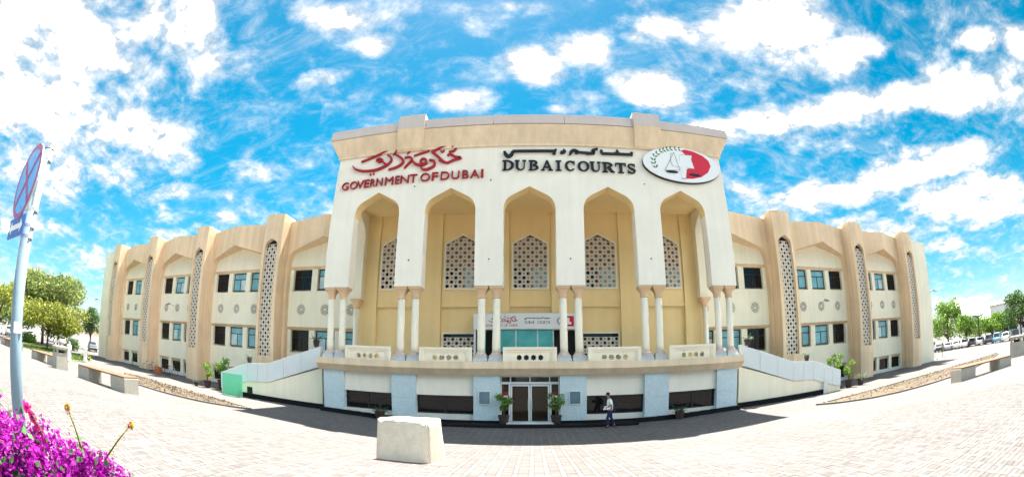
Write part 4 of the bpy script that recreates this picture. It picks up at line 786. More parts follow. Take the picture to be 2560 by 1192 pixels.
def palm(loc, h, L, seed, label, group):
    rnd = random.Random(seed); o = empty('palm_tree', loc); tag(o, label, 'palm', group); t = MB(); t.tube([(0,0,-.1),(.1,0,h*.5),(.05,.05,h)], [.24,.19,.17], 10); t.build('trunk', 'bark', o, smooth=True); c = MB()
    for k in range(26): frond(c, (.05,.05,h), k*2.399, L*rnd.uniform(.8,1.05), rnd.uniform(.35,.95), 12, .10, rnd, rnd.uniform(.6,1.5))
    c.build('crown', 'leafP', o)
palm(at(64.4,86), 4.9, 2.6, 31, 'grey-green date palm standing over the parked cars', G2)
palm(at(-61.6,100), 6.4, 2.8, 32, 'grey-green date palm beside the corner of the building behind the white-robed men', G1)
def hedge(name, loc, rx, h, seed, label, m='leafB'):
    o = leaf_cloud([(k*rx*.5, random.Random(seed+k).uniform(-.3,.3), h*.5, h*.62, .8) for k in range(-2,3)], 1300, .28, seed).build(name, m, loc=loc); tag(o, label, 'shrub', 'shrubs at the edge of the plaza')
hedge('shrub', at(-66.5,70), 1.6, 1.7, 41, 'dark green shrub directly behind the two white-robed men'); hedge('shrub', at(-73.5,72), 2.4, 1.5, 42, 'low green shrub behind the trunk of the broad tree', 'leafC'); hedge('shrub', at(-64.2,50), .9, .5, 43, 'small low shrub at the foot of the second white-robed man', 'leafA')
def potted(loc, s, kind, seed, label):
    rnd = random.Random(seed); o = empty('potted_plant', loc); tag(o, label, 'plant', 'potted plants around the entrance'); k = s
    MB().lathe([(.17*k,0),(.20*k,.05*k),(.25*k,.34*k),(.27*k,.36*k),(.27*k,.41*k),(.23*k,.41*k),(.22*k,.37*k)],14).build('pot','pot',o,smooth=False); MB().lathe([(.22*k,.372*k),(.02*k,.378*k)],12).build('soil','soil',o); c = MB()
    if kind == 'palm':
        for q in range(17): frond(c, (0,0,.38*k), q*2.399, .62*k*rnd.uniform(.8,1.1), rnd.uniform(.2,.8), 7, .03*k, rnd, rnd.uniform(.9,2.0))
        c.build('foliage','leafP',o)
    else:
        st = MB()
        for q in range(7):
            a = q*2.4; p = [(0,0,.36*k),(.10*k*math.cos(a),.10*k*math.sin(a),.75*k),(.26*k*math.cos(a),.26*k*math.sin(a),k*rnd.uniform(.75,1.3))]; st.tube(p,[.012*k,.01*k,.005*k],5); c.add(leaf_cloud([(*p[2],.20*k,.8),(*p[1],.12*k,.9)], 90, .105*k, seed*10+q))
        st.build('stem','stem',o); c.build('foliage','leafC',o)
zt = 3.12
potted((-7.75,21.75,gz(7.75,21.7)), 1.05, 'palm', 51, 'dark potted palm standing before the barred basement window behind the cream block')
potted((7.35,21.9,gz(7.3,21.9)), 1.0, 'palm', 52, 'dark potted palm standing before the basement window past the walking man')
potted((-1.46,21.9,.12), 1.05, 'leafy', 53, 'potted leafy plant at the doorway side nearer the cream block')
potted((1.06,21.9,.12), 1.05, 'leafy', 54, 'potted leafy plant at the doorway side nearer the walking man')
potted((-12.3,23.02,3.70), .85, 'palm', 55, 'potted palm at the top of the stair wall on the sign-pole side'); potted((12.1,23.02,3.66), .85, 'palm', 56, 'potted palm at the top of the stair wall under the oval emblem side')
potted((-17.9,23.05,2.38), .8, 'palm', 57, 'potted palm on the landing of the stair wall above the green glass sheet'); potted((17.0,23.05,2.42), .8, 'palm', 58, 'potted palm on the landing of the stair wall on the car-park-row side')
potted((-23.4,23.9,gz(23,24)), 1.3, 'leafy', 59, 'tall bushy potted plant by the buttress beside the green glass sheet'); potted((-22.2,24.6,gz(23,24)), 1.7, 'leafy', 60, 'tallest leafy potted plant behind the green glass sheet'); potted((-24.4,23.4,gz(23,24)), .8, 'palm', 61, 'small dark potted palm outermost of the cluster by the green glass sheet')
potted((22.0,23.6,gz(22,24)), 1.35, 'leafy', 62, 'bushy potted plant at the foot of the stair wall facing the parked cars'); potted((23.3,23.4,gz(23,23)), 1.2, 'palm', 63, 'dark potted palm next to the foot of the stair wall facing the parked cars'); potted((21.2,24.6,gz(21,24)), 1.75, 'leafy', 64, 'tall sparse potted plant behind the pair at the foot of the stair wall')
def lawn():
    x0, y0, _ = at(-71.5,60); pts = [(x0+16*math.cos(t)+rnd_[k%7], y0+5.2*math.sin(t)) for k, t in enumerate([2*math.pi*j/28 for j in range(28)])]
    mb = MB(); mb.quad(*[(x,y,gz(x,y)+.03) for x,y in pts]); o = mb.build('lawn', mat('lawn_soil', (.09,.12,.035), var=.3, vscale=.7)); fix_normals(o); tag(o, 'patch of lawn under the broad tree', kind='structure')
    g = MB(); r = random.Random(5)
    for _ in range(5200):
        t = r.uniform(0,6.283); q = math.sqrt(r.random())*.95; x, y = x0+16*q*math.cos(t), y0+5.2*q*math.sin(t); a = r.uniform(0,3.14); z = gz(x,y)+.03; h = r.uniform(.08,.2); dx, dy = .06*math.cos(a), .06*math.sin(a); g.quad((x-dx,y-dy,z),(x+dx,y+dy,z),(x+r.uniform(-.06,.06),y+r.uniform(-.06,.06),z+h))
    o = g.build('grass', 'grass'); tag(o, 'short grass growing under the broad tree', kind='stuff')
rnd_ = [random.uniform(-1.2,1.2) for _ in range(7)]
lawn()
def bougainvillea():
    rnd = random.Random(77); o = empty('bougainvillea', (-2.25,.55,gz(-2.2,.5))); tag(o, 'magenta bougainvillea bush in full bloom at the foot of the sign pole', 'flowering shrub'); bx, by, bz = o.location
    W = lambda x, y, z: Vector((x-bx, y-by, z-bz)); st = MB()
    cl = []
    # bloom heads over a sloping dome
    for k in range(250):
        u = rnd.random(); v = rnd.random()
        x = -2.62+.74*u+rnd.uniform(-.05,.05); y = .10+.90*u+rnd.uniform(-.28,.22)*(1-.3*u)
        top = 2.37-.19*u-.25*max(0,u-.86)/.14*.5; z = top-.62*v*v-.05*rnd.random()
        cl.append((x,y,z,rnd.uniform(.045,.085)))
    for k in range(70): cl.append((rnd.uniform(-2.9,-2.2), rnd.uniform(.0,.6), 2.39-rnd.random()*.5, rnd.uniform(.05,.09)))
    br = MB(); lf = MB()
    for (x,y,z,r) in cl:
        c0 = W(x,y,z)
        for _ in range(58):
            d = Vector((rnd.gauss(0,1),rnd.gauss(0,1),rnd.gauss(0,1))).normalized(); p = c0+d*r*rnd.uniform(.55,1.05); n_ = (d+Vector((rnd.gauss(0,.5),rnd.gauss(0,.5),rnd.gauss(0,.5)))).normalized(); a = n_.orthogonal().normalized(); a.rotate(Matrix.Rotation(rnd.uniform(0,6.28),3,n_)); b = n_.cross(a); s = rnd.uniform(.009,.0165)
            br.quad(p-a*s, p-a*s*.1+b*s*.72+n_*s*.25, p+a*s*1.1, p-a*s*.1-b*s*.72+n_*s*.25)
        if rnd.random() < .8:
            for _ in range(5):
                d = Vector((rnd.gauss(0,1),rnd.gauss(0,1),rnd.gauss(0,1)-.5)).normalized(); p = c0+d*r*rnd.uniform(.8,1.5); a = Vector((rnd.gauss(0,1),rnd.gauss(0,1),rnd.gauss(0,1))).normalized(); b = a.cross(d).normalized(); s = rnd.uniform(.018,.032); lf.quad(p-a*s, p+b*s*.55, p+a*s, p-b*s*.55)
    for k in range(40):
        x, y, z, r = rnd.choice(cl); e = W(x,y,z); st.tube([(rnd.uniform(-.2,.2),rnd.uniform(-.2,.2),0), (e.x*.5+rnd.uniform(-.1,.1), e.y*.5, e.z*.55), e], [.014,.009,.004], 5)
    for k in range(2200):
        x, y = rnd.uniform(-2.9,-1.75), rnd.uniform(-.1,1.25); u = (x+2.62)/.86
        if abs(y-(.10+1.02*u)) > .35: continue
        p = W(x,y,rnd.uniform(gz(x,y)+.1,2.05-.2*max(0,u))); a = Vector((rnd.gauss(0,1),rnd.gauss(0,1),rnd.gauss(0,1))).normalized(); b = a.orthogonal().normalized(); s = rnd.uniform(.02,.04); lf.quad(p-a*s, p+b*s*.6, p+a*s, p-b*s*.6)
    st.build('stem', 'stem', o, smooth=True); lf.build('leaves', 'bleaf', o); q = br.build('bracts', 'bract', o)
    def sprig(p0, p1, m, n, r, thorny):
        a, b = W(*p0), W(*p1); s = MB(); mid = (a+b)/2+Vector((.01,0,.012)); s.tube([a,mid,b],[.0055,.0045,.0035],6); d = (b-a).normalized(); sp = s.build('long_shoot', 'stem', o, smooth=True); f = MB()
        for i in range(n):
            t = rnd.random()**.6 if not thorny else rnd.uniform(.93,1.03); c = a.lerp(b,t)+Vector((rnd.gauss(0,1),rnd.gauss(0,1),rnd.gauss(0,1))).normalized()*r*rnd.random(); u = Vector((rnd.gauss(0,1),rnd.gauss(0,1),rnd.gauss(0,1))).normalized(); w = u.orthogonal().normalized(); k = rnd.uniform(.009,.017); f.quad(c-u*k, c+w*k*.7, c+u*k, c-w*k*.7)
        f.build('shoot_bracts', m, sp)
        if thorny:
            g = MB()
            for i in range(20):
                c = a.lerp(b, i/20); u = d.orthogonal().normalized(); u.rotate(Matrix.Rotation(i*2.4,3,d)); g.quad(c, c+u*.022+d*.004, c+u*.014+d*.012)
            g.build('young_leaves', 'bud', sp); h = MB()
            for i in range(26): c = b+Vector((rnd.gauss(0,1),rnd.gauss(0,1),rnd.gauss(0,1))).normalized()*r*.8; u = Vector((rnd.gauss(0,1),rnd.gauss(0,1),rnd.gauss(0,1))).normalized(); w = u.orthogonal().normalized(); h.quad(c-u*.012, c+w*.007, c+u*.012, c-w*.007)
            h.build('bud_leaves', 'bud', sp)
    sprig((-2.08,.70,2.24), (-2.11,.60,2.41), 'bract2', 130, .018, False); sprig((-2.00,.90,2.20), (-2.03,.84,2.41), 'bract2', 9, .020, True); sprig((-1.94,1.02,2.18), (-1.85,1.19,2.36), 'bract2', 9, .018, True)
bougainvillea()

# ------------------------------------------------------------------ street furniture
def sign_pole():
    x, y = -3.67, 1.0; o = empty('sign_post', (x,y,gz(x,y))); o.rotation_euler = (R(1.6), 0, 0); tag(o, 'grey steel sign post with round blue no-stopping sign and blue arrow plate', 'sign post'); z0 = gz(x,y)
    MB().tube([(0,0,0),(0,0,4.06-z0)],.060,16).build('pole','pole',o,smooth=True); MB().lathe([(.062,0),(.062,.012),(.01,.02)],16,(0,0,4.06-z0)).build('pole_cap','galv',o); MB().box(-.15,.15,-.15,.15,-.01,.02).build('base_plate','galv',o)
    rz = R(-170+180)                                # plates turned to face away from the building
    F = Matrix.Translation((-.03,-.125,0)) @ Matrix.Rotation(R(4),4,'Z')
    def plate(name, mb, m, par): q = mb.build(name, m, par); q.matrix_local = F if par == o else Matrix(); fix_normals(q); return q
    zc = 3.775-z0; circ = lambda r: [(r*math.cos(t), zc+r*math.sin(t)) for t in [2*math.pi*k/40 for k in range(40)]]
    d = plate('no_stopping_disc', MB().prism(circ(.30), -.002, .012), 'galv', o); ring = MB()
    for k in range(40):
        a, b = 2*math.pi*k/40, 2*math.pi*(k+1)/40; ring.quad(*[(r*math.cos(t), -.006, zc+r*math.sin(t)) for r,t in ((.298,a),(.298,b),(.252,b),(.252,a))])
    plate('red_ring', ring, 'signred', d); plate('blue_field', MB().prism(circ(.2515), -.0055, -.003), 'signblue', d)
    for s in (-1,1):
        v = Vector((math.cos(R(45*s)), math.sin(R(45*s)))); n_ = Vector((-v.y,v.x))*.022; v *= .253; plate('red_bar', MB().prism([(v.x+n_.x,zc+v.y+n_.y),(-v.x+n_.x,zc-v.y+n_.y),(-v.x-n_.x,zc-v.y-n_.y),(v.x-n_.x,zc+v.y-n_.y)], -.009-.001*s, -.006), 'signred', d)
    for (bx, bz) in ((-.13,.13),(.13,-.13),(0,.2),(0,-.2)): plate('bolt', MB().prism([(bx+.012*math.cos(t), zc+bz+.012*math.sin(t)) for t in [k*math.pi/4 for k in range(8)]], -.013, -.0105), 'galv', d)
    za = 3.42-z0; a = plate('arrow_plate', MB().box(-.24,.24,-.002,.010,za-.075,za+.075), 'arrowblue', o)
    plate('double_arrow', MB().prism([(-.21,za),(-.13,za+.05),(-.13,za+.02),(.13,za+.02),(.13,za+.05),(.21,za),(.13,za-.05),(.13,za-.02),(-.13,za-.02),(-.13,za-.05)], -.006, -.003), 'arrowwhite', a)
    for z in (zc+.2,zc-.2,za+.03,za-.05): MB().lathe([(.061,-.012),(.067,-.012),(.067,.012),(.061,.012)],16,(0,0,z)).build('pipe_clamp','galv',o); MB().box(-.02,.02,-.115,-.055,z-.012,z+.012).build('bracket','galv',o)
    MB().box(.03,.062,-.04,.04,1.95-.03,1.95+.05).build('sticker','arrowwhite',o)
sign_pole()
def block():
    c = [(-3.78,10.1),(-2.42,10.16),(-2.28,11.5),(-3.55,11.55)]; t = [(-3.70,10.18),(-2.44,10.24),(-2.36,11.3),(-3.52,11.35)]; mb = MB(); mb.v = [(x,y,gz(x,y)-.03) for x,y in c]+[(x,y,1.54-.02*k) for k,(x,y) in enumerate(t)]
    mb.f = [(4,5,6,7),(0,1,5,4),(1,2,6,5),(2,3,7,6),(3,0,4,7)]; o = mb.build('concrete_block','blockpaint'); bm = bmesh.new(); bm.from_mesh(o.data); sharp = [e for e in bm.edges]; bmesh.ops.recalc_face_normals(bm, faces=bm.faces)
    bmesh.ops.bevel(bm, geom=sharp, offset=.03, segments=2, affect='EDGES'); bmesh.ops.subdivide_edges(bm, edges=bm.edges[:], cuts=7, use_grid_fill=True); rr = random.Random(4)
    from mathutils import noise
    for v in bm.verts: q = noise.noise(v.co*3.1)*.006+noise.noise(v.co*11)*.004; v.co += v.normal*q
    bm.to_mesh(o.data); bm.free(); o.data.polygons.foreach_set('use_smooth',[True]*len(o.data.polygons)); tag(o,'squat cream painted concrete block on the plaza before the entrance','block')
    p = MB(); p.quad(*[(x,y,gz(x,y)+.013) for x,y in ((-4.0,9.75),(-2.0,9.9),(-1.75,11.6),(-3.9,11.7))]); q = p.build('pink_pad', mat('pink_screed',(.135,.098,.096),var=.15,vscale=3,bump=.2), o); fix_normals(q)
block()
def bench(p0, p1, h, depth, label, n=5):
    a, b = Vector((*p0,0)), Vector((*p1,0)); d = (b-a); L = d.length; ang = math.atan2(d.y,d.x); o = empty('bench', (p0[0],p0[1],gz(*p0)), ang); tag(o,label,'bench','benches on the plaza'); dz = gz(*p1)-gz(*p0); w = L*.26
    for x in (0, L-w): q = MB().box(x,x+w,0,depth,-.15+dz*x/L,h-.07).build('concrete_support','concrete',o,bevel=.015)
    for k in range(n): y = depth*(k+.08)/n; MB().box(-.02 if False else .03,L-.03,y,y+depth/n*.84,h-.07,h-.005).build('seat_plank','wood',o,bevel=.006)
bench((-20.9,9.5),(-15.9,9.95),.62,1.0,'wooden plank bench on concrete blocks before the sand bed by the white-robed men'); bench((-30.2,9.2),(-26.2,9.75),.52,.9,'plank bench between the sign pole and the square litter bin'); bench((-43.5,9.4),(-38.5,9.9),.58,.9,'plank bench at the picture edge behind the sign pole'); bench((18.5,10.1),(23.4,8.75),.62,.9,'dark plank bench alone before the sand bed on the car row side')
def bin_(loc, w, h, label, disc=False):
    o = empty('litter_bin', loc); tag(o,label,'litter bin','stone litter bins'); t = .82; mb = MB(); a = w/2; mb.v = [(-a,-a,-.1),(a,-a,-.1),(a,a,-.1),(-a,a,-.1),(-a*.92,-a*.92,h*.72),(a*.92,-a*.92,h*.72),(a*.92,a*.92,h*.72),(-a*.92,a*.92,h*.72)]; mb.f = [(4,5,6,7),(0,1,5,4),(1,2,6,5),(2,3,7,6),(3,0,4,7)]; mb.build('bin_body','concrete',o,bevel=.02)
    for sx in (-1,1):
        for sy in (-1,1): MB().box(*sorted((sx*a*.62,sx*a*.86)),*sorted((sy*a*.62,sy*a*.86)),h*.72,h*.88).build('lid_post','concrete',o)
    MB().box(-a,a,-a,a,h*.88,h).build('lid','concrete',o,bevel=.02); MB().lathe([(a*.6,h*.721),(a*.6,h*.80),(a*.5,h*.80)],14).build('liner','dark',o)
    if disc:
        m = MB()
        for r0, r1 in ((.30,.24),(.15,.08)):
            for k in range(24): u, v = 2*math.pi*k/24, 2*math.pi*(k+1)/24; m.quad(*[(-a*.97-.008, r*math.cos(t), h*.36+r*math.sin(t)) for r,t in ((r0,u),(r0,v),(r1,v),(r1,u))])
        m.build('round_relief','linegrey',o)
bin_((-24.6,9.7,gz(-24.6,9.7)), .95, 1.22, 'square concrete litter bin at the end of the bench by the white-robed men'); bin_((32.6,11.5,gz(32.6,11.5)), 1.25, 1.40, 'square concrete litter bin with round relief at the picture edge past the dark bench', True); bin_((-47.0,11.4,gz(-47,11.4)), 1.0, 1.2, 'far concrete litter bin half hidden by the sign pole')
def sheet():
    o = empty('glass_screen',(-19.75,21.9,gz(19,22))); tag(o,'translucent green glass sheet standing at the foot of the stair wall','glass sheet'); MB().box(0,2.0,0,.03,.02,1.42).build('glass_sheet','gsheet',o)
    for x in (.1,1.8): MB().box(x,x+.12,-.12,.15,0,.06).build('foot','galv',o)
sheet()
def floodlight(loc, s, label):
    o = empty('floodlight', loc); tag(o,label,'floodlight','floodlights on brackets'); d = s
    MB().tube([(0,0,0),(0,-.9,.05)],.03,6).build('bracket_arm','galv',o); MB().prismx([(-1.25,.02),(-.9,.16),(-.85,.06),(-1.2,-.10)],-.2,.2).build('lamp_head','linegrey',o)
floodlight((-35.8,30.04,6.95),1,'small floodlight on the wing wall above the bicycles'); floodlight((24.2,30.04,7.05),1,'small floodlight on the wing wall past the emblem'); floodlight((44.9,29.5,7.9),1,'small floodlight at the building corner by the parked cars'); floodlight((-55.8,29.5,7.4),1,'small floodlight at the building corner by the trees')
def board(loc, rz, w, h, m, label):
    o = empty('notice_board', loc, rz); tag(o,label,'notice board','boards by the wing walls'); MB().box(-w/2,w/2,-.02,.02,h*.42,h).build('panel',m,o); MB().box(-w/2+.05,w/2-.05,-.026,-.021,h*.55,h*.85).build('panel_print','signwhite',o)
    for x in (-w*.35,w*.35): MB().box(x-.03,x+.03,.021,.06,0,h*.95).build('leg','frame',o)
board((-41.6,27.4,.15),R(-25),.85,1.6,'greenboard','bright green notice board standing by the wing on the tree side'); board((50.6,31.2,.15),R(30),1.0,2.0,'greenboard','bright green notice board past the building corner by the parked cars'); board((48.6,31.6,.15),R(25),1.9,2.1,'frame','black notice board at the building corner by the parked cars')
def bicycle(loc, rz, m, label):
    o = empty('bicycle', loc, rz); tag(o,label,'bicycle','bicycles parked by the wing'); t = .02
    for x in (-.52,.52):
        w = MB()
        w.tube([(x+.33*math.cos(a),0,.34+.33*math.sin(a)) for a in [2*math.pi*k/18 for k in range(19)]],.022,5,False)
        for k in range(6): a = k*math.pi/6; w.tube([(x-.32*math.cos(a),0,.34-.32*math.sin(a)),(x+.32*math.cos(a),0,.34+.32*math.sin(a))],.004,3)
        w.build('wheel','tyre',o)
    f = MB(); f.tube([(-.52,0,.34),(-.1,0,.34),(.36,0,.78),(-.18,0,.82),(-.1,0,.34)],.018,6).tube([(-.52,0,.34),(-.18,0,.80)],.014,6).tube([(.52,0,.34),(.34,0,.95)],.018,6); f.build('bicycle_frame',m,o)
    MB().tube([(.30,-.27,.98),(.36,0,.95),(.30,.27,.98)],.015,6).build('handlebar','galv',o); MB().prismx([(-.07,.86),(.07,.86),(.05,.92),(-.06,.92)],-.30,-.06).build('saddle','tyre',o)
for (x,y,rz,m,l) in ((-37.6,27.3,.3,'galv','silver bicycle outermost of those parked beside the wing'),(-36.2,27.2,.5,'linegrey','grey bicycle next to the orange crate'),(-33.4,27.0,.2,'frame','dark bicycle just past the orange crate'),(-32.2,26.8,.5,'galv','silver bicycle beside the buttress with the leafy pots')): bicycle((x,y,.15),rz,m,l)
def crate():
    o = empty('plastic_crate',(-34.9,27.0,.15)); tag(o,'orange plastic crate standing among the bicycles','crate'); MB().box(-.45,.45,-.3,.3,0,.05).build('crate_floor','orange',o)
    for a in ((-.45,.45,-.3,-.26),(-.45,.45,.26,.3),(-.45,-.41,-.26,.26),(.41,.45,-.26,.26)):
        for z in (.08,.26,.44): MB().box(*a,z,z+.13).build('crate_slat','orange',o)
crate()

# ------------------------------------------------------------------ parked cars and the far block
def car(loc, rz, m, label, group, tall=0):
    o = empty('parked_car', loc, rz); tag(o,label,'car',group); t = tall; low = [(-2.15,.30),(-2.2,.62),(-2.1,.86),(-1.55,.93),(1.05,.93),(1.95,.80),(2.15,.62),(2.15,.30)]
    MB().prism(low,-.86,.86).build('body',m,o,bevel=.08); cab = [(-1.75,.93),(-1.25,1.42+t),(.30,1.44+t),(1.10,.93)]; c = MB(); n = 4
    c.v = [(x,-.82,z) if z < 1 else (x,-.66,z) for x,z in cab]+[(x,.82,z) if z < 1 else (x,.66,z) for x,z in cab]; c.f = [(0,1,2,3),(7,6,5,4),(0,4,5,1),(1,5,6,2),(2,6,7,3)]; c.build('cabin',m,o,bevel=.05)
    for s in (-1,1):
        q = MB()
        def on(x,z): f = (z-.93)/(.5+t); return (x, s*(.826-.16*f), z)
        for poly in ([(-1.48,.98),(-1.14,1.34+t),(-.50,1.36+t),(-.50,.98)],[(-.42,.98),(-.42,1.36+t),(.26,1.36+t),(.92,.98)]): MB().quad(*[on(*p) for p in poly]).build('window','carglass',o)
        for x in (-1.32,1.32):
            w = MB().lathe([(.10,-.09),(.31,-.09),(.32,-.06),(.32,.09),(.10,.09)],16).build('wheel','tyre',o,(x,s*.80,.31)); w.rotation_euler = (R(90),0,0); MB().lathe([(.19,.091*s*-1),(.05,.097*s*-1)],12).build('rim','galv',w)
        MB().box(2.06,2.17,*sorted((s*.5,s*.8)),.60,.74).build('headlight','signwhite',o); MB().box(-2.215,-2.12,*sorted((s*.55,s*.82)),.64,.80).build('tail_light','signred',o)
    MB().quad((1.03,-.74,.98),(1.03,.74,.98),(.36,.60,1.40+t),(.36,-.60,1.40+t)).build('windscreen','carglass',o); MB().quad((-1.72,.74,.98),(-1.72,-.74,.98),(-1.31,-.60,1.38+t),(-1.31,.60,1.38+t)).build('rear_window','carglass',o)
cm = {k: mat('car_paint_'+k, c, rough=.3, var=0, spec=.5) for k, c in (('white',(.75,.75,.74)),('silver',(.45,.47,.48)),('dark',(.03,.035,.045)),('red',(.42,.03,.02)),('blue',(.12,.30,.38)))}
GA = 'cars parked in the row beyond the plaza'; GB = 'cars parked behind the trees'
for i, (az, d, k, tl, l) in enumerate(((57.9,84,'dark',0,'dark car first from the building corner in the parked row'),(59.3,85,'silver',0,'silver car second from the building corner in the row'),(60.7,86,'white',0,'white car third from the building corner in the row'),(62.0,86,'white',.1,'white car parked below the lime green tree'),(63.3,87,'dark',0,'dark car parked at the foot of the palm'),(64.6,86,'white',0,'white car just past the foot of the palm'),(66.0,85,'dark',.15,'tall dark car between two pale ones past the palm'),(67.4,84,'blue',.25,'pale blue car in the row past the palm'),(68.8,83,'white',.1,'white car last but one in the row'),(70.2,82,'dark',.3,'dark van-like car at the end of the row'))):
    car(at(az,d), R(20+random.uniform(-6,6)), cm[k], l, GA, tl)
for i, (az, d, k, l) in enumerate(((-78.4,88,'white','white car at the picture edge behind the sign pole'),(-76.6,90,'silver','silver car parked behind the far bench'),(-73.3,86,'white','white car parked behind the trunk of the broad tree'),(-70.0,84,'silver','silver car between the broad tree and the litter bin'),(-68.2,82,'white','white car just behind the litter bin'),(-63.2,78,'dark','dark car seen past the second white-robed man'))):
    car(at(az,d), R(-15+random.uniform(-8,8)), cm[k], l, GB, .1)
GC = 'trees across the plaza, mirrored in the entrance glass'
for k, (x, y, h, r, m, l) in enumerate(((-9,-24,7.5,4.2,'leafB','dark green tree mirrored in the door glass on the block side'),(4.5,-27,8.5,4.6,'leafB','taller dark green tree mirrored in the middle of the door glass'),(17,-25,7.0,4.0,'leafC','bright green tree mirrored in the window behind the walking man'),(-22,-26,8.0,4.6,'leafC','bright green tree mirrored in the barred basement windows'))):
    tree((x,y,gz(x,y)), h, r, m, 80+k, 2600, .5, l, GC, trunk_h=2.4)
for (x, k, l) in ((-14,'dark','dark car across the plaza mirrored in the basement glass'),(-2,'silver','silver car across the plaza mirrored in the door glass'),(10,'dark','dark car across the plaza mirrored behind the walking man')): car((x,-20,gz(x,-20)), R(4), cm[k], l, 'cars mirrored in the entrance glass', .1)
def far_block():
    x, y, z = at(72.4,135); o = empty('apartment_block',(x,y,z),R(-66)); tag(o,'white apartment block at the picture edge behind the car row','building'); MB().box(-14,8,0,12,0,8.2).build('block_wall','farwhite',o); MB().box(-14.3,8.3,-.3,12.3,8.2,8.6).build('roof_slab','coping',o)
    for fl in range(2):
        for k in range(6): w = MB().box(-12.6+k*3.4,-11+k*3.4,-.04,-.005,1.2+fl*3.4,2.9+fl*3.4).build('window','frame',o); MB().box(-12.5+k*3.4,-11.1+k*3.4,-.06,-.045,1.3+fl*3.4,2.8+fl*3.4).build('pane','gdark',w)
far_block()

# ------------------------------------------------------------------ people
def skinned(name, verts, edges, m, parent, sub=2, root=0):
    me = bpy.data.meshes.new(name); me.from_pydata([v[:3] for v in verts], edges, []); o = bpy.data.objects.new(name, me); col.objects.link(o)
    sk = o.modifiers.new('skin','SKIN'); sk.use_smooth_shade = True
    for i, v in enumerate(verts): d = me.skin_vertices[0].data[i]; r = v[3]; d.radius = (r, v[4] if len(v) > 4 else r); d.use_root = (i == root)
    ss = o.modifiers.new('sub','SUBSURF'); ss.levels = sub; ss.render_levels = sub
    new = bpy.data.meshes.new_from_object(o.evaluated_get(bpy.context.evaluated_depsgraph_get())); bpy.data.objects.remove(o); bpy.data.meshes.remove(me); new.materials.clear(); new.materials.append(M[m])
    return link(name, new, parent)
def fingers(mb, wrist, d, n_, s=1):                 # palm direction d, palm normal n_
    d = Vector(d).normalized(); n_ = Vector(n_).normalized(); sd = d.cross(n_).normalized(); w = Vector(wrist)
    mb.tube([w, w+d*.03, w+d*.085, w+d*.095], [.022,.032,.036,.02], 8)
    for k, l in enumerate((.062,.075,.082,.072)):
        b = w+d*.085+sd*(.027-.018*k); mb.tube([b, b+d*l*.5+n_*.008, b+d*l*.85+n_*.026], [.0088,.0078,.006], 6)
    b = w+d*.03-sd*-.03; mb.tube([b, b+sd*.025+d*.025, b+sd*.03+d*.055+n_*.012], [.011,.0095,.007], 6)
def join(o, mb, m):
    bm = bmesh.new(); bm.from_mesh(o.data); t = mb.mesh('t', m); bm.from_mesh(t); bm.to_mesh(o.data); bm.free(); o.data.polygons.foreach_set('use_smooth',[True]*len(o.data.polygons))
def head_bits(mb, c, r, face):                      # nose, ears, brow on a head at c facing 'face'
    f = Vector(face).normalized(); s = f.cross(Vector((0,0,1))).normalized(); c = Vector(c)
    mb.tube([c+f*r*.80+Vector((0,0,r*.15)), c+f*r*1.12-Vector((0,0,r*.12)), c+f*r*.9-Vector((0,0,r*.18))],[r*.10,r*.16,r*.08],6); mb.tube([c+f*r*.86-s*r*.3-Vector((0,0,r*.48)), c+f*r*.93-Vector((0,0,r*.48)), c+f*r*.86+s*r*.3-Vector((0,0,r*.48))],[r*.05,r*.09,r*.05],6)
    for q in (-1,1): e = c+s*q*r*.80; mb.tube([e+Vector((0,0,r*.18)), e+s*q*r*.14-f*r*.1, e-Vector((0,0,r*.25))],[r*.08,r*.14,r*.06],6)
def eyes(parent, c, r, face):
    f = Vector(face).normalized(); s = f.cross(Vector((0,0,1))).normalized(); c = Vector(c)
    for q in (-1,1): e = c+f*r*.84+s*q*r*.34+Vector((0,0,r*.08)); MB().lathe([(.2*r*.2,-r*.07),(r*.11,0),(r*.04,r*.07)],8,tuple(e)).build('eye','hair',parent,smooth=True)
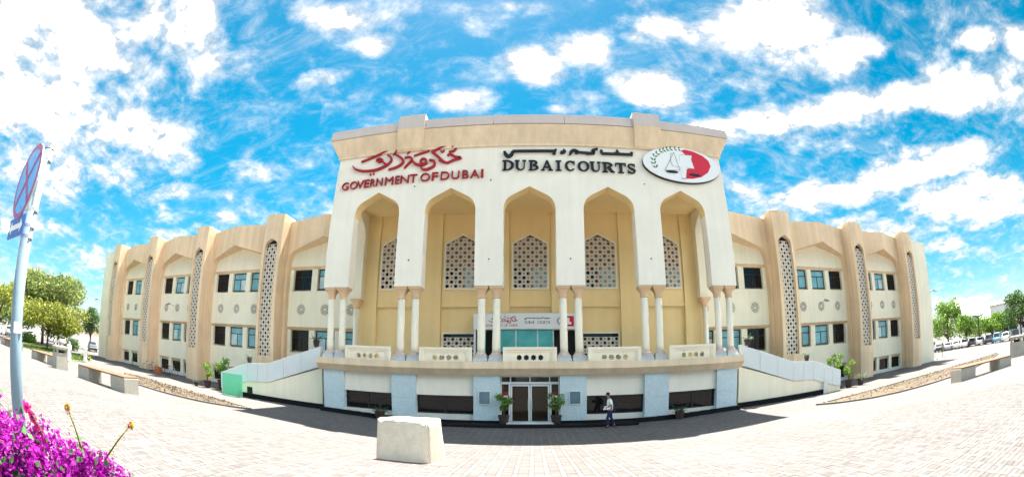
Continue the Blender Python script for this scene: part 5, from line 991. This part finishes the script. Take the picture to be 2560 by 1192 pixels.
def walking_man():
    o = empty('person',(3.5,20.75,gz(3.5,20.7)+.0)); tag(o,'man in white shirt and navy trousers walking past the entrance, holding papers','person')
    # walks towards -X, head bowed
    body = [(0,0,.86,.11,.13),(-.01,0,1.05,.115,.15),(-.03,0,1.27,.11,.16),(-.06,0,1.39,.055,.06),(-.10,0,1.46,.062,.06),(-.13,0,1.53,.088,.08),(-.125,0,1.60,.072,.068),
            (-.03,-.17,1.33,.055),(.02,-.24,1.10,.042),(-.16,-.22,.98,.033),(-.03,.17,1.33,.055),(.06,.24,1.10,.042),(-.10,.23,.95,.033),
            (-.02,-.09,.80,.085),(-.15,-.09,.46,.058),(-.11,-.09,.09,.042),(-.22,-.09,.035,.032),(.03,.09,.80,.085),(.06,.09,.46,.058),(.24,.09,.13,.042),(.15,.09,.04,.03)]
    E = [(0,1),(1,2),(2,3),(3,4),(4,5),(5,6),(2,7),(7,8),(8,9),(2,10),(10,11),(11,12),(0,13),(13,14),(14,15),(15,16),(0,17),(17,18),(18,19),(19,20)]
    b = skinned('body', body, E, 'skin', o); mb = MB(); fingers(mb,(-.16,-.22,.98),(-1,.1,-.15),(0,.5,1)); fingers(mb,(-.10,.23,.95),(-1,-.1,-.1),(0,-.5,1)); head_bits(mb,(-.13,0,1.54),.088,(-1,0,-.25)); join(b, mb, 'skin')
    eyes(b,(-.13,0,1.54),.088,(-1,0,-.25))
    skinned('shirt', [(0,0,.80,.125,.15),(-.005,0,.92,.128,.155),(-.01,0,1.06,.13,.165),(-.03,0,1.25,.125,.175),(-.045,0,1.35,.075,.09),(-.03,-.175,1.33,.072),(.0,-.22,1.18,.066),(.01,-.24,1.10,.062),(-.03,.175,1.33,.072),(.02,.22,1.18,.066),(.04,.235,1.12,.062)], [(0,1),(1,2),(2,3),(3,4),(3,5),(5,6),(6,7),(3,8),(8,9),(9,10)], 'shirt', o)
    skinned('trousers', [(0,0,.88,.122,.145),(-.02,-.09,.78,.10),(-.15,-.09,.46,.074),(-.115,-.09,.12,.066),(.03,.09,.78,.10),(.06,.09,.46,.074),(.23,.09,.16,.064)], [(0,1),(1,2),(2,3),(0,4),(4,5),(5,6)], 'navy', o)
    for (p, q, z) in (((-.10,-.09,.05),(-.25,-.09,.035),0),((.24,.09,.09),(.12,.09,.04),0)): MB().tube([p, ((p[0]+q[0])/2,p[1],(p[2]+q[2])/2-.005), q],[.05,.048,.03],8).build('shoe','shoe',o,smooth=True)
    h = MB().lathe([(.02,-.06),(.082,-.035),(.092,.01),(.080,.055),(.045,.085),(.01,.094)],14,(-.105,0,1.585)); h.build('hair','hair',o,smooth=True)
    p = MB().prism([(-.36,.88),(-.04,.90),(-.02,1.02),(-.30,1.05)],-.235,-.225); q = p.build('held_papers','paper'); q.location = o.location; tag(q,'bundle of white papers in the walking man\'s hand','papers')
    j = leafless_bag(); j.location = o.location
def leafless_bag():
    mb = MB(); pts = [(.10,.02,1.18),(.16,-.02,1.0),(.18,0,.86),(.12,.0,.80)]; mb.tube([(p[0],p[1]+.19,p[2]) for p in pts],[.05,.10,.11,.05],10); q = mb.build('jacket','navy',smooth=True); tag(q,'dark blue jacket carried under the walking man\'s arm','jacket'); return q
walking_man()
def robed(loc, face, sx, label, m_head, turn):
    o = empty('person', loc, face); tag(o,label,'person','men in white robes crossing the plaza'); h = 1.74      # local: faces -Y
    body = [(0,0,.92,.12,.10),(0,0,1.15,.13,.11),(0,0,1.38,.14,.10),(0,0,1.47,.055,.055),(0,-.01,1.54,.06),(0,-.02,1.62,.085,.09),(0,-.015,1.69,.075,.08),(-.18,0,1.38,.055),(-.24,.04,1.12,.042),(-.22,-.08,.90,.032),(.18,0,1.38,.055),(.24,-.03,1.12,.042),(.22,-.13,.92,.032),(-.09,0,.85,.08),(-.09,-.06,.48,.055),(-.09,-.08,.10,.04),(-.09,-.18,.04,.032),(.09,0,.85,.08),(.09,.05,.48,.055),(.09,.12,.10,.04),(.09,.02,.04,.032)]
    E = [(0,1),(1,2),(2,3),(3,4),(4,5),(5,6),(2,7),(7,8),(8,9),(2,10),(10,11),(11,12),(0,13),(13,14),(14,15),(15,16),(0,17),(17,18),(18,19),(19,20)]
    b = skinned('body', body, E, 'skin', o, 1); mb = MB(); fingers(mb,(-.22,-.08,.90),(0,-.3,-1),(1,0,0)); fingers(mb,(.22,-.13,.92),(0,-.3,-1),(-1,0,0)); head_bits(mb,(0,-.02,1.63),.088,(0,-1,0)); join(b, mb, 'skin'); eyes(b,(0,-.02,1.63),.088,(0,-1,0))
    rb = MB(); n = 28; i0 = 0; prof = [(.07,1.485),(.16,1.455),(.205,1.38),(.185,1.2),(.19,1.0),(.215,.75),(.235,.45),(.26,.12),(.265,.07)]
    for j, (r, z) in enumerate(prof):
        for k in range(n): a = 2*math.pi*k/n; w = 1+.045*math.sin(a*7+j*.4)*min(1,max(0,(1.1-z)*1.4)); rb.v.append((r*w*math.cos(a)*(1 if z < 1.3 else 1.02), r*w*math.sin(a)*(.86 if z > .8 else .95+.1*(.8-z)), z))
    for j in range(len(prof)-1):
        for k in range(n): rb.f.append((j*n+k, (j+1)*n+k, (j+1)*n+(k+1)%n, j*n+(k+1)%n))
    rb.build('robe','robe',o,smooth=True)
    for s, e, w in ((-1,(-.245,.04,1.12),(-.225,-.06,.93)),(1,(.245,-.03,1.12),(.225,-.11,.95))): MB().tube([(s*.15,0,1.40),e,w],[.085,.07,.075],12).build('sleeve','robe',o,smooth=True)
    gh = MB(); n = 20
    for j, (r, z, b_) in enumerate([(.02,1.735,0),(.07,1.725,0),(.102,1.67,.01),(.108,1.60,.03),(.125,1.52,.05),(.17,1.42,.06),(.19,1.30,.08)]):
        for k in range(n): a = math.pi*(-.28)+(math.pi*1.56)*k/(n-1); gh.v.append((r*1.05*math.cos(a), r*math.sin(a)+b_*.4, z+.006*math.sin(k*2.1)))
    for j in range(6):
        for k in range(n-1): gh.f.append((j*n+k, (j+1)*n+k, (j+1)*n+k+1, j*n+k+1))
    gh.build('headcloth','robe',o,smooth=True); MB().tube([(.098*math.cos(a), .098*math.sin(a), 1.69) for a in [2*math.pi*k/20 for k in range(21)]],.012,6,False).build('head_rope', m_head, o)
    for x, y in ((-.09,-.12),(.09,.06)): MB().tube([(x,y+.06,.03),(x,y-.02,.03),(x,y-.10,.025)],[.04,.042,.03],8).build('sandal','shoe',o,smooth=True)
x1 = (-38.98,16.52); x2 = (-40.57,19.46)
robed((*x1,gz(*x1)), R(60), 1, 'white-robed man with dark head rope, nearer the square litter bin', 'hair', 0); robed((*x2,gz(*x2)), R(200), 1, 'white-robed man walking away, nearer the building corner', 'robe', 0)
